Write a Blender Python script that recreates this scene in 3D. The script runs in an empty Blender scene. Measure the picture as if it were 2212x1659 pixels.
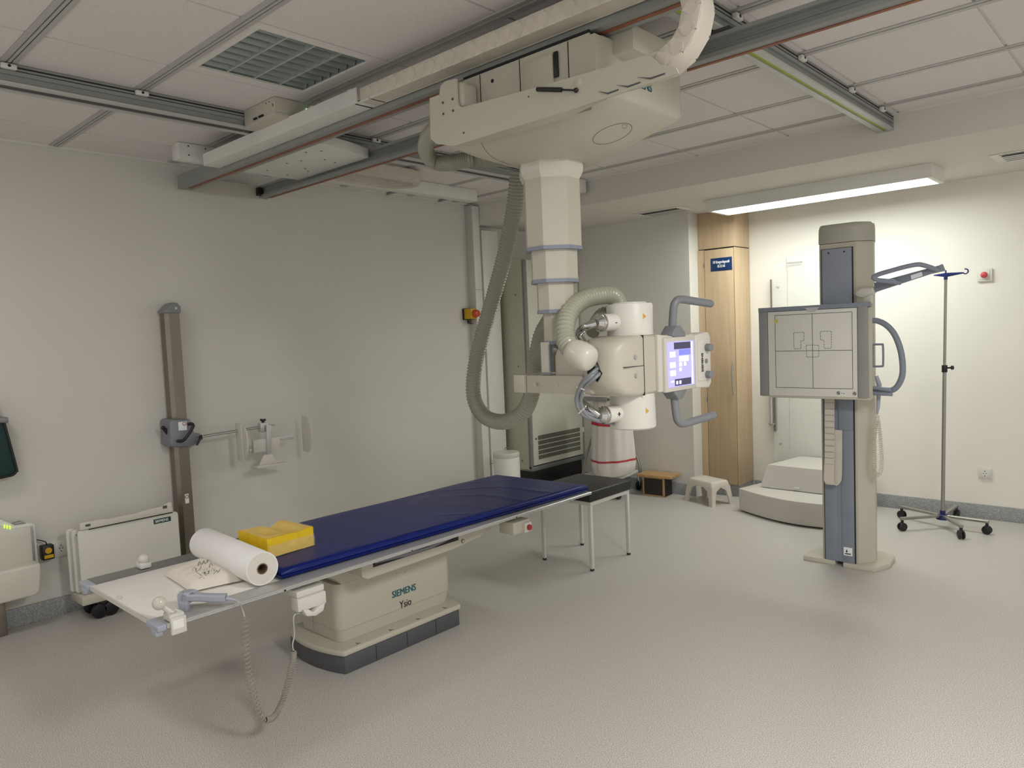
import bpy, bmesh, math, random
from mathutils import Vector as V, Matrix
random.seed(7)
C = bpy.context.scene.collection
PI = math.pi

# ------------------------------------------------------------------ camera
H = 1.5                                    # lens height above the floor
YAW, PITCH, ROLL, FPX = 2.3169183, -0.06835326, -0.04211448, 1586.9
fwd = V((math.cos(PITCH)*math.cos(YAW), math.cos(PITCH)*math.sin(YAW), math.sin(PITCH)))
rt0 = V((math.sin(YAW), -math.cos(YAW), 0)); up0 = rt0.cross(fwd)
c_, s_ = math.cos(ROLL), math.sin(ROLL)
rgt = c_*rt0 + s_*up0; upv = -s_*rt0 + c_*up0
cam = bpy.data.cameras.new('camera'); co = bpy.data.objects.new('camera', cam); C.objects.link(co)
cam.sensor_fit = 'HORIZONTAL'; cam.sensor_width = 36.0; cam.lens = FPX/2212*36
cam.clip_start = 0.05
co.matrix_world = Matrix(((rgt.x, upv.x, -fwd.x, 0), (rgt.y, upv.y, -fwd.y, 0), (rgt.z, upv.z, -fwd.z, H), (0, 0, 0, 1)))
bpy.context.scene.camera = co

def at(u, v, ax, val):
    """surveyed point: where the sight line of photo pixel (u, v) meets the plane ax = val"""
    d = rgt*(u-1106) + upv*(829.5-v) + fwd*FPX
    o = V((0, 0, H)); i = 'xyz'.index(ax)
    return o + d*((val-o[i])/d[i])

# ------------------------------------------------------------------ light
sc = bpy.context.scene
sc.view_settings.view_transform = 'Standard'; sc.view_settings.look = 'None'
sc.view_settings.exposure = 1.0; sc.view_settings.gamma = 1.0
w = bpy.data.worlds.new('world'); sc.world = w; w.use_nodes = True
w.node_tree.nodes['Background'].inputs[0].default_value = (1.0, 0.985, 0.945, 1)
w.node_tree.nodes['Background'].inputs[1].default_value = 0.40

def area(name, loc, rot, sx, sy, power, col):
    l = bpy.data.lights.new(name, 'AREA'); l.shape = 'RECTANGLE'; l.size = sx; l.size_y = sy
    l.energy = power; l.color = col
    o = bpy.data.objects.new(name, l); C.objects.link(o); o.location = loc; o.rotation_euler = rot
    return o
area('ceiling_lamp_front_left', (-3.35, 0.1, 2.62), (0, 0, 0), 0.55, 0.55, 8, (1.0, 0.95, 0.92))
area('ceiling_lamp_behind', (0.75, 1.6, 2.62), (0, 0, 0), 1.2, 0.5, 46, (1.0, 0.97, 0.94))

# ------------------------------------------------------------------ materials
def lin(c):
    return tuple(((x/255)/12.92 if x/255 <= 0.04045 else ((x/255+0.055)/1.055)**2.4) for x in c) + (1,)
MATS = {}
def mat(name, rgb, rough=0.5, metal=0.0, var=0.0, vscale=8, bump=0.0, bscale=200, coat=0.0, emit=None, alpha=None, trans=0, spec=None, stretch=None, rgb2=None):
    if name in MATS: return MATS[name]
    m = bpy.data.materials.new(name); m.use_nodes = True; nt = m.node_tree; b = nt.nodes['Principled BSDF']
    b.inputs['Base Color'].default_value = lin(rgb); b.inputs['Roughness'].default_value = rough
    b.inputs['Metallic'].default_value = metal
    if coat: b.inputs['Coat Weight'].default_value = coat
    if spec is not None: b.inputs['Specular IOR Level'].default_value = spec
    tc = nt.nodes.new('ShaderNodeTexCoord'); vec = tc.outputs['Object']
    if stretch:
        mp = nt.nodes.new('ShaderNodeMapping'); mp.inputs['Scale'].default_value = stretch
        nt.links.new(vec, mp.inputs[0]); vec = mp.outputs[0]
    n = nt.nodes.new('ShaderNodeTexNoise'); n.inputs['Scale'].default_value = vscale; n.inputs['Detail'].default_value = 4
    nt.links.new(vec, n.inputs['Vector'])
    r = nt.nodes.new('ShaderNodeValToRGB'); r.color_ramp.elements[0].position = 0.35; r.color_ramp.elements[1].position = 0.65
    v = var or 0.02
    c = lin(rgb); d = lin(rgb2) if rgb2 else tuple(x*(1-v) for x in c[:3])+(1,)
    e = c if rgb2 else tuple(min(1, x*(1+v)) for x in c[:3])+(1,)
    r.color_ramp.elements[0].color = d; r.color_ramp.elements[1].color = e
    nt.links.new(n.outputs[0], r.inputs[0]); nt.links.new(r.outputs[0], b.inputs['Base Color'])
    if bump:
        n2 = nt.nodes.new('ShaderNodeTexNoise'); n2.inputs['Scale'].default_value = bscale; n2.inputs['Detail'].default_value = 3
        nt.links.new(vec, n2.inputs['Vector'])
        bp = nt.nodes.new('ShaderNodeBump'); bp.inputs['Strength'].default_value = bump; bp.inputs['Distance'].default_value = 0.002
        nt.links.new(n2.outputs[0], bp.inputs['Height']); nt.links.new(bp.outputs[0], b.inputs['Normal'])
    if emit:
        b.inputs['Emission Color'].default_value = lin(emit[0]); b.inputs['Emission Strength'].default_value = emit[1]
    if trans: b.inputs['Transmission Weight'].default_value = trans; b.inputs['IOR'].default_value = 1.3
    if alpha is not None: b.inputs['Alpha'].default_value = alpha
    MATS[name] = m; return m

def speckle(name, cols, s1, s2, rough, bump=0.0):
    m = bpy.data.materials.new(name); m.use_nodes = True; nt = m.node_tree; b = nt.nodes['Principled BSDF']
    tc = nt.nodes.new('ShaderNodeTexCoord')
    a = nt.nodes.new('ShaderNodeTexNoise'); a.inputs['Scale'].default_value = s1; a.inputs['Detail'].default_value = 2
    g = nt.nodes.new('ShaderNodeTexNoise'); g.inputs['Scale'].default_value = s2; g.inputs['Detail'].default_value = 2
    nt.links.new(tc.outputs['Object'], a.inputs['Vector']); nt.links.new(tc.outputs['Object'], g.inputs['Vector'])
    r = nt.nodes.new('ShaderNodeValToRGB'); cr = r.color_ramp; cr.interpolation = 'LINEAR'
    cr.elements[0].position = 0.36; cr.elements[0].color = lin(cols[0])
    cr.elements[1].position = 0.62; cr.elements[1].color = lin(cols[2])
    e = cr.elements.new(0.5); e.color = lin(cols[1])
    nt.links.new(a.outputs[0], r.inputs[0])
    mx = nt.nodes.new('ShaderNodeMix'); mx.data_type = 'RGBA'; mx.blend_type = 'OVERLAY'; mx.inputs[0].default_value = 0.35
    nt.links.new(r.outputs[0], mx.inputs[6]); nt.links.new(g.outputs[0], mx.inputs[7])
    big = nt.nodes.new('ShaderNodeTexNoise'); big.inputs['Scale'].default_value = 1.6; big.inputs['Detail'].default_value = 3
    nt.links.new(tc.outputs['Object'], big.inputs['Vector'])
    mr = nt.nodes.new('ShaderNodeMapRange'); mr.inputs[3].default_value = rough-0.06; mr.inputs[4].default_value = rough+0.08
    nt.links.new(big.outputs[0], mr.inputs[0]); nt.links.new(mr.outputs[0], b.inputs['Roughness'])
    nt.links.new(mx.outputs[2], b.inputs['Base Color'])
    if bump:
        bp = nt.nodes.new('ShaderNodeBump'); bp.inputs['Strength'].default_value = bump; bp.inputs['Distance'].default_value = 0.001
        nt.links.new(g.outputs[0], bp.inputs['Height']); nt.links.new(bp.outputs[0], b.inputs['Normal'])
    MATS[name] = m; return m

M_floor = speckle('floor_vinyl', ((154, 150, 144), (188, 184, 178), (222, 217, 210)), 290, 700, 0.40)
M_base = speckle('skirting_vinyl', ((132, 134, 135), (150, 152, 152), (168, 169, 169)), 170, 420, 0.45)
M_tile = speckle('ceiling_tile', ((212, 206, 203), (224, 219, 216), (230, 225, 222)), 300, 900, 0.9, 0.3)
M_wall = mat('wall_paint', (214, 211, 203), 0.85, var=0.012, vscale=2, bump=0.25, bscale=90)
M_wallw = mat('wall_paint_white', (230, 226, 217), 0.85, var=0.01, vscale=2, bump=0.25, bscale=90)
M_soff = mat('soffit_paint', (214, 210, 202), 0.85, var=0.01, vscale=2, bump=0.2, bscale=90)
M_alu = mat('aluminium', (150, 152, 152), 0.42, 0.75, var=0.05, vscale=6)
M_alud = mat('aluminium_dark', (84, 85, 86), 0.5, 0.6, var=0.05)
M_alul = mat('aluminium_light', (196, 196, 194), 0.4, 0.55, var=0.03)
M_chan = mat('channel_grey', (186, 184, 180), 0.5, 0.1, var=0.02)
M_rail = mat('rail_grey', (146, 149, 146), 0.5, 0.15, var=0.03)
M_groove = mat('dark_gap', (24, 24, 25), 0.7)
M_copper = mat('copper_strip', (140, 84, 58), 0.5, 0.2, var=0.12, vscale=5)
M_green = mat('green_tape', (150, 175, 30), 0.5, var=0.05)
M_cream = mat('cream_paint', (190, 186, 171), 0.42, var=0.012, bump=0.06, bscale=300)
M_creaml = mat('cream_gloss', (208, 205, 194), 0.32, coat=0.15)
M_chain = mat('chain_plastic', (206, 199, 186), 0.6, var=0.04, vscale=20)
M_white = mat('white_plastic', (216, 214, 206), 0.4)
M_wpaint = mat('white_enamel', (222, 221, 214), 0.4)
M_bluegrey = mat('blue_grey_plastic', (134, 141, 155), 0.4)
M_lav = mat('lavender_grey_plastic', (166, 171, 184), 0.42)
M_bluepanel = mat('blue_grey_panel', (130, 138, 149), 0.48, var=0.03)
M_blued = mat('slate_panel', (146, 153, 166), 0.6, var=0.02)
M_handle = mat('handle_grey', (128, 131, 136), 0.38)
M_hose = mat('hose_grey_green', (150, 149, 134), 0.36, coat=0.2)
M_hoset = mat('hose_light', (170, 170, 152), 0.3, coat=0.3)
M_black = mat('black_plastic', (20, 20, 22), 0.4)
M_leather = mat('black_leather', (30, 30, 31), 0.45, bump=0.2, bscale=400)
M_chrome = mat('chrome', (205, 205, 205), 0.12, 1.0)
M_steel = mat('brushed_steel', (138, 130, 118), 0.38, 0.85, var=0.05, vscale=5, stretch=(6, 6, 1))
M_tube = mat('tube_steel', (160, 158, 152), 0.3, 0.8)
M_darkg = mat('dark_grey_plastic', (80, 82, 86), 0.5, var=0.04)
M_mattress = mat('blue_vinyl', (12, 30, 104), 0.36, bump=0.5, bscale=9, var=0.05, spec=.25, stretch=(2.2, 1, 1))
M_paper = mat('paper_white', (240, 239, 236), 0.8, bump=0.1, bscale=300)
M_paper2 = mat('paper_end', (222, 217, 208), 0.85, bump=0.4, bscale=120)
M_card = mat('cardboard', (120, 100, 80), 0.9)
M_yellow = mat('yellow_foam', (238, 200, 20), 0.55, var=0.05, vscale=30, bump=0.5, bscale=60)
M_film = mat('clear_film', (240, 232, 214), 0.12, alpha=0.22, var=0.15, vscale=20, bump=0.9, bscale=35)
M_cloth = mat('cotton_cloth', (230, 224, 212), 0.9, bump=0.4, bscale=500)
M_wood = mat('maple_veneer', (202, 178, 146), 0.42, var=0.0, vscale=3, stretch=(9, 9, 0.8), rgb2=(192, 167, 134))
M_wood2 = mat('beech_edge', (188, 152, 104), 0.5, var=0.0, vscale=3, stretch=(3, 16, 3), rgb2=(172, 136, 90))
M_dkwood = mat('dark_panel', (38, 30, 27), 0.5)
M_plast = mat('stool_plastic', (205, 198, 186), 0.45)
M_step = mat('step_laminate', (204, 199, 192), 0.4, var=0.01)
M_stepd = mat('step_side', (168, 160, 150), 0.5, var=0.02)
M_red = mat('red_button', (168, 30, 36), 0.35, coat=0.4)
M_pink = mat('red_button_matte', (196, 70, 72), 0.45)
M_orange = mat('orange_lens', (198, 70, 26), 0.3, coat=0.4)
M_yel2 = mat('yellow_housing', (206, 160, 24), 0.45)
M_teal = mat('teal_ink', (0, 92, 98), 0.5)
M_ink = mat('black_ink', (28, 28, 30), 0.6)
M_tealbg = mat('teal_plate', (10, 62, 66), 0.5)
M_sign = mat('sign_blue', (10, 50, 96), 0.4)
M_signw = mat('sign_white', (236, 238, 240), 0.5)
M_navy = mat('navy_plastic', (18, 32, 92), 0.35)
M_acryl = mat('clear_acrylic', (244, 246, 242), 0.05, alpha=0.24)
M_bag = mat('laundry_cloth', (218, 212, 206), 0.9, bump=0.5, bscale=60)
M_bagred = mat('red_stripe', (186, 60, 72), 0.9)
M_apron = mat('teal_apron', (0, 46, 46), 0.6, bump=0.3, bscale=60)
M_lit = mat('lit_diffuser', (240, 250, 246), 0.5, emit=((247, 252, 246), 11.0))
M_led = mat('green_led', (180, 230, 60), 0.5, emit=((176, 240, 60), .7))
M_ledw = mat('white_led', (210, 255, 220), 0.5, emit=((190, 255, 200), 1.8))
M_scr = mat('screen_lilac', (120, 116, 190), 0.3, emit=((150, 146, 214), 0.75))
M_scrl = mat('screen_pale', (200, 200, 250), 0.3, emit=((214, 212, 255), 0.95))
M_scrd = mat('screen_dark', (40, 38, 52), 0.3, emit=((60, 56, 84), 0.5))
M_scrm = mat('screen_mid', (96, 96, 160), 0.3, emit=((104, 108, 190), 0.7))
M_mirror = mat('louvre_metal', (150, 160, 158), 0.3, 0.45)
M_warn = mat('warning_yellow', (210, 160, 40), 0.5)
M_tape = mat('tape_pale', (214, 208, 186), 0.5)

# ------------------------------------------------------------------ mesh helpers
def catmull(pts, per=8, closed=False):
    pts = [V(p) for p in pts]; n = len(pts); out = []
    rng = range(n) if closed else range(n-1)
    for i in rng:
        if closed: a, b, c, d = pts[(i-1) % n], pts[i], pts[(i+1) % n], pts[(i+2) % n]
        else: a, b, c, d = pts[max(i-1, 0)], pts[i], pts[i+1], pts[min(i+2, n-1)]
        for k in range(per):
            t = k/per
            out.append(0.5*((2*b)+(c-a)*t+(2*a-5*b+4*c-d)*t*t+(3*b-a-3*c+d)*t**3))
    if not closed: out.append(pts[-1])
    return out
def resample(pts, step):
    L = [0]
    for a, b in zip(pts, pts[1:]): L.append(L[-1]+(b-a).length)
    n = max(2, int(L[-1]/step)); out = []; j = 0
    for i in range(n+1):
        s = L[-1]*i/n
        while j < len(pts)-2 and L[j+1] < s: j += 1
        t = (s-L[j])/max(1e-9, L[j+1]-L[j]); out.append(pts[j].lerp(pts[j+1], min(1, t)))
    return out
def frames(pts):
    T = []
    for i in range(len(pts)):
        a = pts[max(i-1, 0)]; b = pts[min(i+1, len(pts)-1)]; T.append((b-a).normalized())
    ref = V((0, 0, 1)) if abs(T[0].z) < 0.9 else V((1, 0, 0))
    N = (ref - T[0]*ref.dot(T[0])).normalized(); out = []
    for t in T:
        N = (N - t*N.dot(t)); N.normalize(); out.append((t, N, t.cross(N)))
    return out

class MB:
    def __init__(s): s.bm = bmesh.new()
    def _add(s, bm, mtx=None):
        if mtx is not None: bm.transform(mtx)
        me = bpy.data.meshes.new('tmp'); bm.to_mesh(me); bm.free(); s.bm.from_mesh(me); bpy.data.meshes.remove(me); return s
    def box(s, x0, x1, y0, y1, z0, z1, b=0, seg=2, mtx=None):
        bm = bmesh.new(); bmesh.ops.create_cube(bm, size=1)
        for v in bm.verts:
            v.co = V((x0 if v.co.x < 0 else x1, y0 if v.co.y < 0 else y1, z0 if v.co.z < 0 else z1))
        if b: bmesh.ops.bevel(bm, geom=list(bm.edges), offset=b, segments=seg, affect='EDGES', profile=0.5)
        return s._add(bm, mtx)
    def cyl(s, p0, p1, r0, r1=None, n=24, b=0, caps=True):
        p0, p1 = V(p0), V(p1); r1 = r0 if r1 is None else r1; bm = bmesh.new()
        L = (p1-p0).length
        bmesh.ops.create_cone(bm, cap_ends=caps, segments=n, radius1=r0, radius2=r1, depth=L)
        if b:
            es = [e for e in bm.edges if abs(e.verts[0].co.z-e.verts[1].co.z) < 1e-6]
            bmesh.ops.bevel(bm, geom=es, offset=b, segments=2, affect='EDGES', profile=0.5)
        q = V((0, 0, 1)).rotation_difference((p1-p0).normalized())
        return s._add(bm, Matrix.Translation((p0+p1)/2) @ q.to_matrix().to_4x4())
    def tube(s, pts, r, n=10, closed=False, caps=True):
        pts = [V(p) for p in pts]
        if closed: pts = pts+[pts[0]]
        fr = frames(pts); bm = bmesh.new(); rings = []
        for i, (p, (t, N, B)) in enumerate(zip(pts, fr)):
            rr = r(i) if callable(r) else r
            rings.append([bm.verts.new(p+(N*math.cos(2*PI*k/n)+B*math.sin(2*PI*k/n))*rr) for k in range(n)])
        for a, b in zip(rings, rings[1:]):
            for k in range(n): bm.faces.new((a[k], a[(k+1) % n], b[(k+1) % n], b[k]))
        if caps and not closed: bm.faces.new(rings[0][::-1]); bm.faces.new(rings[-1])
        bmesh.ops.recalc_face_normals(bm, faces=bm.faces)
        return s._add(bm)
    def ribbon(s, pts, wv, th):
        """flat band following pts, width vector wv, thickness th"""
        pts = [V(p) for p in pts]; wv = V(wv); bm = bmesh.new(); rings = []
        for i, p in enumerate(pts):
            t = (pts[min(i+1, len(pts)-1)]-pts[max(i-1, 0)]).normalized(); nn = t.cross(wv.normalized())*th/2
            rings.append([bm.verts.new(q) for q in (p-wv/2-nn, p+wv/2-nn, p+wv/2+nn, p-wv/2+nn)])
        for a, b in zip(rings, rings[1:]):
            for k in range(4): bm.faces.new((a[k], a[(k+1) % 4], b[(k+1) % 4], b[k]))
        bm.faces.new(rings[0][::-1]); bm.faces.new(rings[-1]); bmesh.ops.recalc_face_normals(bm, faces=bm.faces)
        return s._add(bm)
    def prism(s, poly, plane, a, b, bev=0, seg=2, mtx=None):
        bm = bmesh.new()
        def P(p, h): return {'xy': (p[0], p[1], h), 'xz': (p[0], h, p[1]), 'yz': (h, p[0], p[1])}[plane]
        lo = [bm.verts.new(P(p, a)) for p in poly]; hi = [bm.verts.new(P(p, b)) for p in poly]; n = len(poly)
        bm.faces.new(lo); bm.faces.new(hi)
        for i in range(n): bm.faces.new((lo[i], lo[(i+1) % n], hi[(i+1) % n], hi[i]))
        bmesh.ops.recalc_face_normals(bm, faces=bm.faces)
        if bev: bmesh.ops.bevel(bm, geom=list(bm.edges), offset=bev, segments=seg, affect='EDGES', profile=0.5)
        return s._add(bm, mtx)
    def loft(s, rings, caps=True, closed=True):
        bm = bmesh.new(); R = [[bm.verts.new(p) for p in r] for r in rings]; n = len(R[0])
        for a, b in zip(R, R[1:]):
            for k in range(n if closed else n-1): bm.faces.new((a[k], a[(k+1) % n], b[(k+1) % n], b[k]))
        if caps: bm.faces.new(R[0]); bm.faces.new(R[-1])
        bmesh.ops.recalc_face_normals(bm, faces=bm.faces)
        return s._add(bm)
    def ball(s, c, r, n=20):
        bm = bmesh.new(); bmesh.ops.create_uvsphere(bm, u_segments=n, v_segments=n//2+2, radius=1)
        r = (r, r, r) if not hasattr(r, '__len__') else r
        return s._add(bm, Matrix.Translation(V(c)) @ Matrix.Diagonal((r[0], r[1], r[2], 1)))
    def lathe(s, prof, c, n=32):
        c = V(c); rings = [[c+V((r*math.cos(2*PI*k/n), r*math.sin(2*PI*k/n), z)) for k in range(n)] for r, z in prof]
        return s.loft(rings)
    def grid(s, f, nu, nv):
        bm = bmesh.new(); G = [[bm.verts.new(f(i/nu, j/nv)) for j in range(nv+1)] for i in range(nu+1)]
        for i in range(nu):
            for j in range(nv): bm.faces.new((G[i][j], G[i+1][j], G[i+1][j+1], G[i][j+1]))
        return s._add(bm)
    def xf(s, m): s.bm.transform(m); return s

ORG = {}
def link(name, mb, m, parent=None, loc=(0, 0, 0), smooth=35):
    bm = mb.bm; L = V(loc)
    for v in bm.verts: v.co -= L
    for f in bm.faces: f.smooth = True
    lim = math.radians(smooth)
    for e in bm.edges:
        if len(e.link_faces) == 2:
            if e.calc_face_angle(9) > lim: e.smooth = False
        else: e.smooth = False
    me = bpy.data.meshes.new(name); bm.to_mesh(me); bm.free()
    ms = m if isinstance(m, (list, tuple)) else [m]
    for x in ms: me.materials.append(x)
    o = bpy.data.objects.new(name, me); C.objects.link(o); ORG[o.name] = L
    if parent is not None:
        o.parent = parent; o.location = L-ORG[parent.name]
    else: o.location = L
    return o
def thing(name, label, cat, loc, group=None):
    o = bpy.data.objects.new(name, None); C.objects.link(o); o.location = loc; o.empty_display_size = 0.1
    o['label'] = label; o['category'] = cat; ORG[o.name] = V(loc)
    if group: o['group'] = group
    return o
def part(parent, name, mb, m, label=None, smooth=35):
    o = link(name, mb, m, parent, ORG[parent.name], smooth)
    if label: o['label'] = label
    return o
def solo(name, label, cat, mb, m, group=None, smooth=35):
    vs = [v.co for v in mb.bm.verts]
    loc = V(((min(v.x for v in vs)+max(v.x for v in vs))/2, (min(v.y for v in vs)+max(v.y for v in vs))/2, min(v.z for v in vs)))
    o = link(name, mb, m, None, loc, smooth); o['label'] = label; o['category'] = cat
    if group: o['group'] = group
    return o
def struct(name, mb, m, smooth=35):
    o = link(name, mb, m, None, (0, 0, 0), smooth); o['kind'] = 'structure'; return o

def text(parent, name, s, size, origin, xdir, ydir, m, depth=0.0006, align='LEFT', bold=0.0, sx=1.0, shear=0.0):
    cu = bpy.data.curves.new('t', 'FONT'); cu.body = s; cu.size = size; cu.extrude = depth; cu.align_x = align
    cu.resolution_u = 3; cu.shear = shear
    to = bpy.data.objects.new('t', cu); me = bpy.data.meshes.new_from_object(to)
    bm = bmesh.new(); bm.from_mesh(me); bpy.data.meshes.remove(me); bpy.data.objects.remove(to); bpy.data.curves.remove(cu)
    x = V(xdir).normalized(); y = V(ydir).normalized(); z = x.cross(y); o = V(origin)
    mt = Matrix(((x.x*sx, y.x, z.x, o.x), (x.y*sx, y.y, z.y, o.y), (x.z*sx, y.z, z.z, o.z), (0, 0, 0, 1)))
    bm.transform(mt)
    if bold:
        for q in (1, 2):
            b2 = bm.copy() if q == 1 else b2
            m2 = bpy.data.meshes.new('t2'); b2.transform(Matrix.Translation(x*bold*1.1+z*.00012)); b2.to_mesh(m2); bm.from_mesh(m2); bpy.data.meshes.remove(m2)
        b2.free()
    mb = MB(); mb.bm.free(); mb.bm = bm
    return part(parent, name, mb, m)
def arc(c, r, a0, a1, n, plane='xy', h=0.0):
    out = []
    for i in range(n+1):
        a = math.radians(a0+(a1-a0)*i/n); p, q = c[0]+r*math.cos(a), c[1]+r*math.sin(a)
        out.append({'xy': (p, q, h), 'xz': (p, h, q), 'yz': (h, p, q)}[plane] if plane != '2' else (p, q))
    return out
def rrect(x0, x1, y0, y1, r, n=5):
    o = []
    for cx, cy, a in ((x1-r, y1-r, 0), (x0+r, y1-r, 90), (x0+r, y0+r, 180), (x1-r, y0+r, 270)):
        o += arc((cx, cy), r, a, a+90, n, '2')
    return o
def hose(mb, ctrl, R, pitch=0.0125, amp=0.1, n=16):
    pts = resample(catmull(ctrl, 14), pitch/5)
    return mb.tube(pts, lambda i: R*(1+amp*(0.5+0.5*math.cos(2*PI*i/5))-amp), n)
def coil(mb, ctrl, R, r, turns, n=6, per=12):
    base = resample(catmull(ctrl, 16), 0.004); fr = frames(base); N = turns*per; pts = []
    for i in range(N+1):
        s = i/N*(len(base)-1); j = min(int(s), len(base)-2); t = s-j
        p = base[j].lerp(base[j+1], t); _, a, b = fr[j]; ph = 2*PI*i/per
        rr = R*min(1, i/per, (N-i)/per+0.05)
        pts.append(p+a*math.cos(ph)*rr+b*math.sin(ph)*rr)
    return mb.tube(pts, r, n)

# ================================================================== SETTING
XW, YS, YB, YG, ZC, ZR = -4.745, 4.70, 6.22, 5.77, 2.664, 2.475
struct('floor', MB().box(-4.9, 3.2, -2.6, 6.4, -0.1, 0), M_floor)
struct('wall_left', MB().box(XW-0.15, XW, -2.6, YG, 0, 2.8), M_wall)
struct('wall_rear', MB().box(XW-0.15, -3.19, YG, YB+0.15, 0, 2.6), M_wall)
struct('wall_back', MB().box(-3.19, 3.2, YB, YB+0.15, 0, 2.6), M_wallw)
# main suspended ceiling: tiles split by fine seams and double metal channels
mb = MB()
CH = [-1.42, -0.84, -0.26, 0.312, 0.887, 1.395, 2.05, 2.69, 3.32, 3.965, 4.46]
edges_y = [-2.6]+CH+[YS]
SEAM = [-4.35, -3.75, -3.12, -2.50, -1.87, -1.24, -0.61, 0.02, 0.65, 1.28, 1.9, 2.5]
xs = [XW]+SEAM+[3.2]
for ya, yb in zip(edges_y, edges_y[1:]):
    for xa, xb in zip(xs, xs[1:]):
        if abs(ya-1.395) < .01 and abs(xa+3.12) < .01: continue          # the recessed lamp fills this bay
        mb.box(xa, xb, ya, yb, ZC+0.007, ZC+0.12)
        mb.box(xa+0.007, xb-0.007, ya+0.031 if ya in CH else ya+0.001, yb-0.031 if yb in CH else yb-0.001, ZC, ZC+0.0065)
struct('ceiling', mb, M_tile)
k = 1
for y in CH:
    m_ = MB().box(XW, 3.2, y-0.03, y-0.009, ZC-0.004, ZC+0.0065).box(XW, 3.2, y+0.011, y+0.03, ZC-0.004, ZC+0.0065)
    m_.box(XW, 3.2, y-0.005, y+0.005, ZC-0.006, ZC+0.0005)
    o = struct('trim_%d' % k, m_, M_chan); k += 1
    g_ = link('channel_slot', MB().box(XW, 3.2, y-0.0088, y+0.0108, ZC+0.0008, ZC+0.0068), M_groove, o)
struct('ceiling', MB().box(XW, 3.2, YS, YB+0.15, ZR, 2.8), M_soff)
# wall edge strip along left wall
struct('trim_%d' % k, MB().box(XW, XW+0.022, -2.6, YS, ZC-0.012, ZC), M_wpaint); k += 1
struct('trim_%d' % k, MB().box(XW, 3.2, YS-0.022, YS, ZC-0.010, ZC), M_wpaint); k += 1
struct('baseboard_left', MB().box(XW, XW+0.012, -2.6, 4.6, 0, 0.105, 0.002), M_base)
struct('baseboard_rear', MB().box(-4.39, -3.178, YG-0.012, YG, 0, 0.105, 0.002), M_base)
struct('baseboard_back', MB().box(-2.84, 3.2, YB-0.012, YB, 0, 0.105, 0.002), M_base)

# ================================================================== CEILING RAILS
def ceiling_rail(x0, x1, ya, yb, label, accent, clips, fside):
    t = thing('ceiling_rail', label, 'ceiling rail', ((x0+x1)/2, (ya+yb)/2, 2.58), None)
    mb = MB().box(x0, x1, ya, yb, 2.618, 2.662)
    mb.box(x0+0.006, x1-0.010, ya, yb, 2.590, 2.6179)
    part(t, 'profile', mb, M_rail)
    part(t, 'top_groove', MB().box(x1-0.003, x1+0.0015, ya, yb, 2.646, 2.652).box(x1-0.003, x1+0.001, ya, yb, 2.634, 2.637), M_groove)
    part(t, 'lower_lip', MB().box(x0-0.002, x0+0.028, ya, yb, 2.580, 2.5898).box(x1-0.03, x1, ya, yb, 2.580, 2.5898), mat('lip_grey', (188, 189, 184), .45, .1))
    part(t, 'running_track', MB().box(x0+0.03, x1-0.034, ya, yb, 2.5845, 2.5905), accent)
    for y in clips:
        c = part(t, 'clamp', MB().box(x1, x1+0.022, y-0.028, y+0.028, 2.634, 2.655, 0.005), M_wpaint, 'small white rail clamp')
        part(c, 'bolt', MB().cyl((x1+0.02, y, 2.645), (x1+0.0245, y, 2.645), 0.006, n=6), M_black)
    return t
r1 = ceiling_rail(-3.60, -3.485, -1.2, 4.66, 'grey aluminium ceiling rail nearer the left wall, under the dark control box', M_alud, (0.887, 1.395, 2.69, 3.32, 3.965), 1)
r2 = ceiling_rail(-1.352, -1.272, -1.2, YS, 'grey ceiling rail with a bright green stripe, ending at the soffit', M_green, (2.05, 2.69, 3.32, 3.965, 4.46), 1)
part(r1, 'end_stop', MB().box(-3.66, -3.44, 4.58, 4.66, 2.56, 2.66, 0.004), M_wpaint)
part(r1, 'buffer', MB().box(-3.62, -3.52, 4.54, 4.585, 2.555, 2.64, 0.006), M_black)
part(r2, 'end_plate', MB().box(-1.36, -1.268, YS-0.006, YS-0.001, 2.575, 2.662), M_alul)

# ================================================================== BRIDGE
BX0, BX1, Z0, Z1 = -4.665, -0.12, 2.49, 2.572
t = thing('ceiling_bridge', 'long grey twin-beam bridge with copper strips hung under the two ceiling rails', 'ceiling bridge', (-2.4, 2.35, Z0))
part(t, 'beam', MB().prism([(2.05, Z0), (2.138, Z0), (2.138, Z0+.008), (2.068, Z0+.008), (2.068, Z1-.012), (2.138, Z1-.012), (2.138, Z1), (2.05, Z1)], 'yz', BX0, BX1), M_rail)
part(t, 'copper_strip', MB().box(BX0+0.06, BX1, 2.087, 2.108, Z0-0.003, Z0-0.0003), M_copper)
part(t, 'beam', MB().prism([(2.653, Z0), (2.602, Z0), (2.598, Z0+.004), (2.598, Z0+.020), (2.612, Z0+.025), (2.612, Z0+.040), (2.607, Z0+.041), (2.607, Z0+.044), (2.618, Z0+.045), (2.618, Z1-.018), (2.600, Z1-.013), (2.596, Z1), (2.653, Z1)], 'yz', BX0, BX1), M_rail)
part(t, 'copper_strip', MB().box(BX0+0.06, BX1, 2.634, 2.652, Z0-0.003, Z0-0.0003), M_copper)
part(t, 'end_plate', MB().box(BX0-0.006, BX0, 2.045, 2.658, Z0-0.003, Z1+0.002), M_cream)
part(t, 'end_cap', MB().box(BX0+0.002, BX0+0.03, 2.572, 2.597, Z0+0.012, Z1-0.016, 0.004).cyl((BX0+0.03, 2.584, 2.53), (BX0+0.045, 2.584, 2.53), 0.02), M_black)
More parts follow.
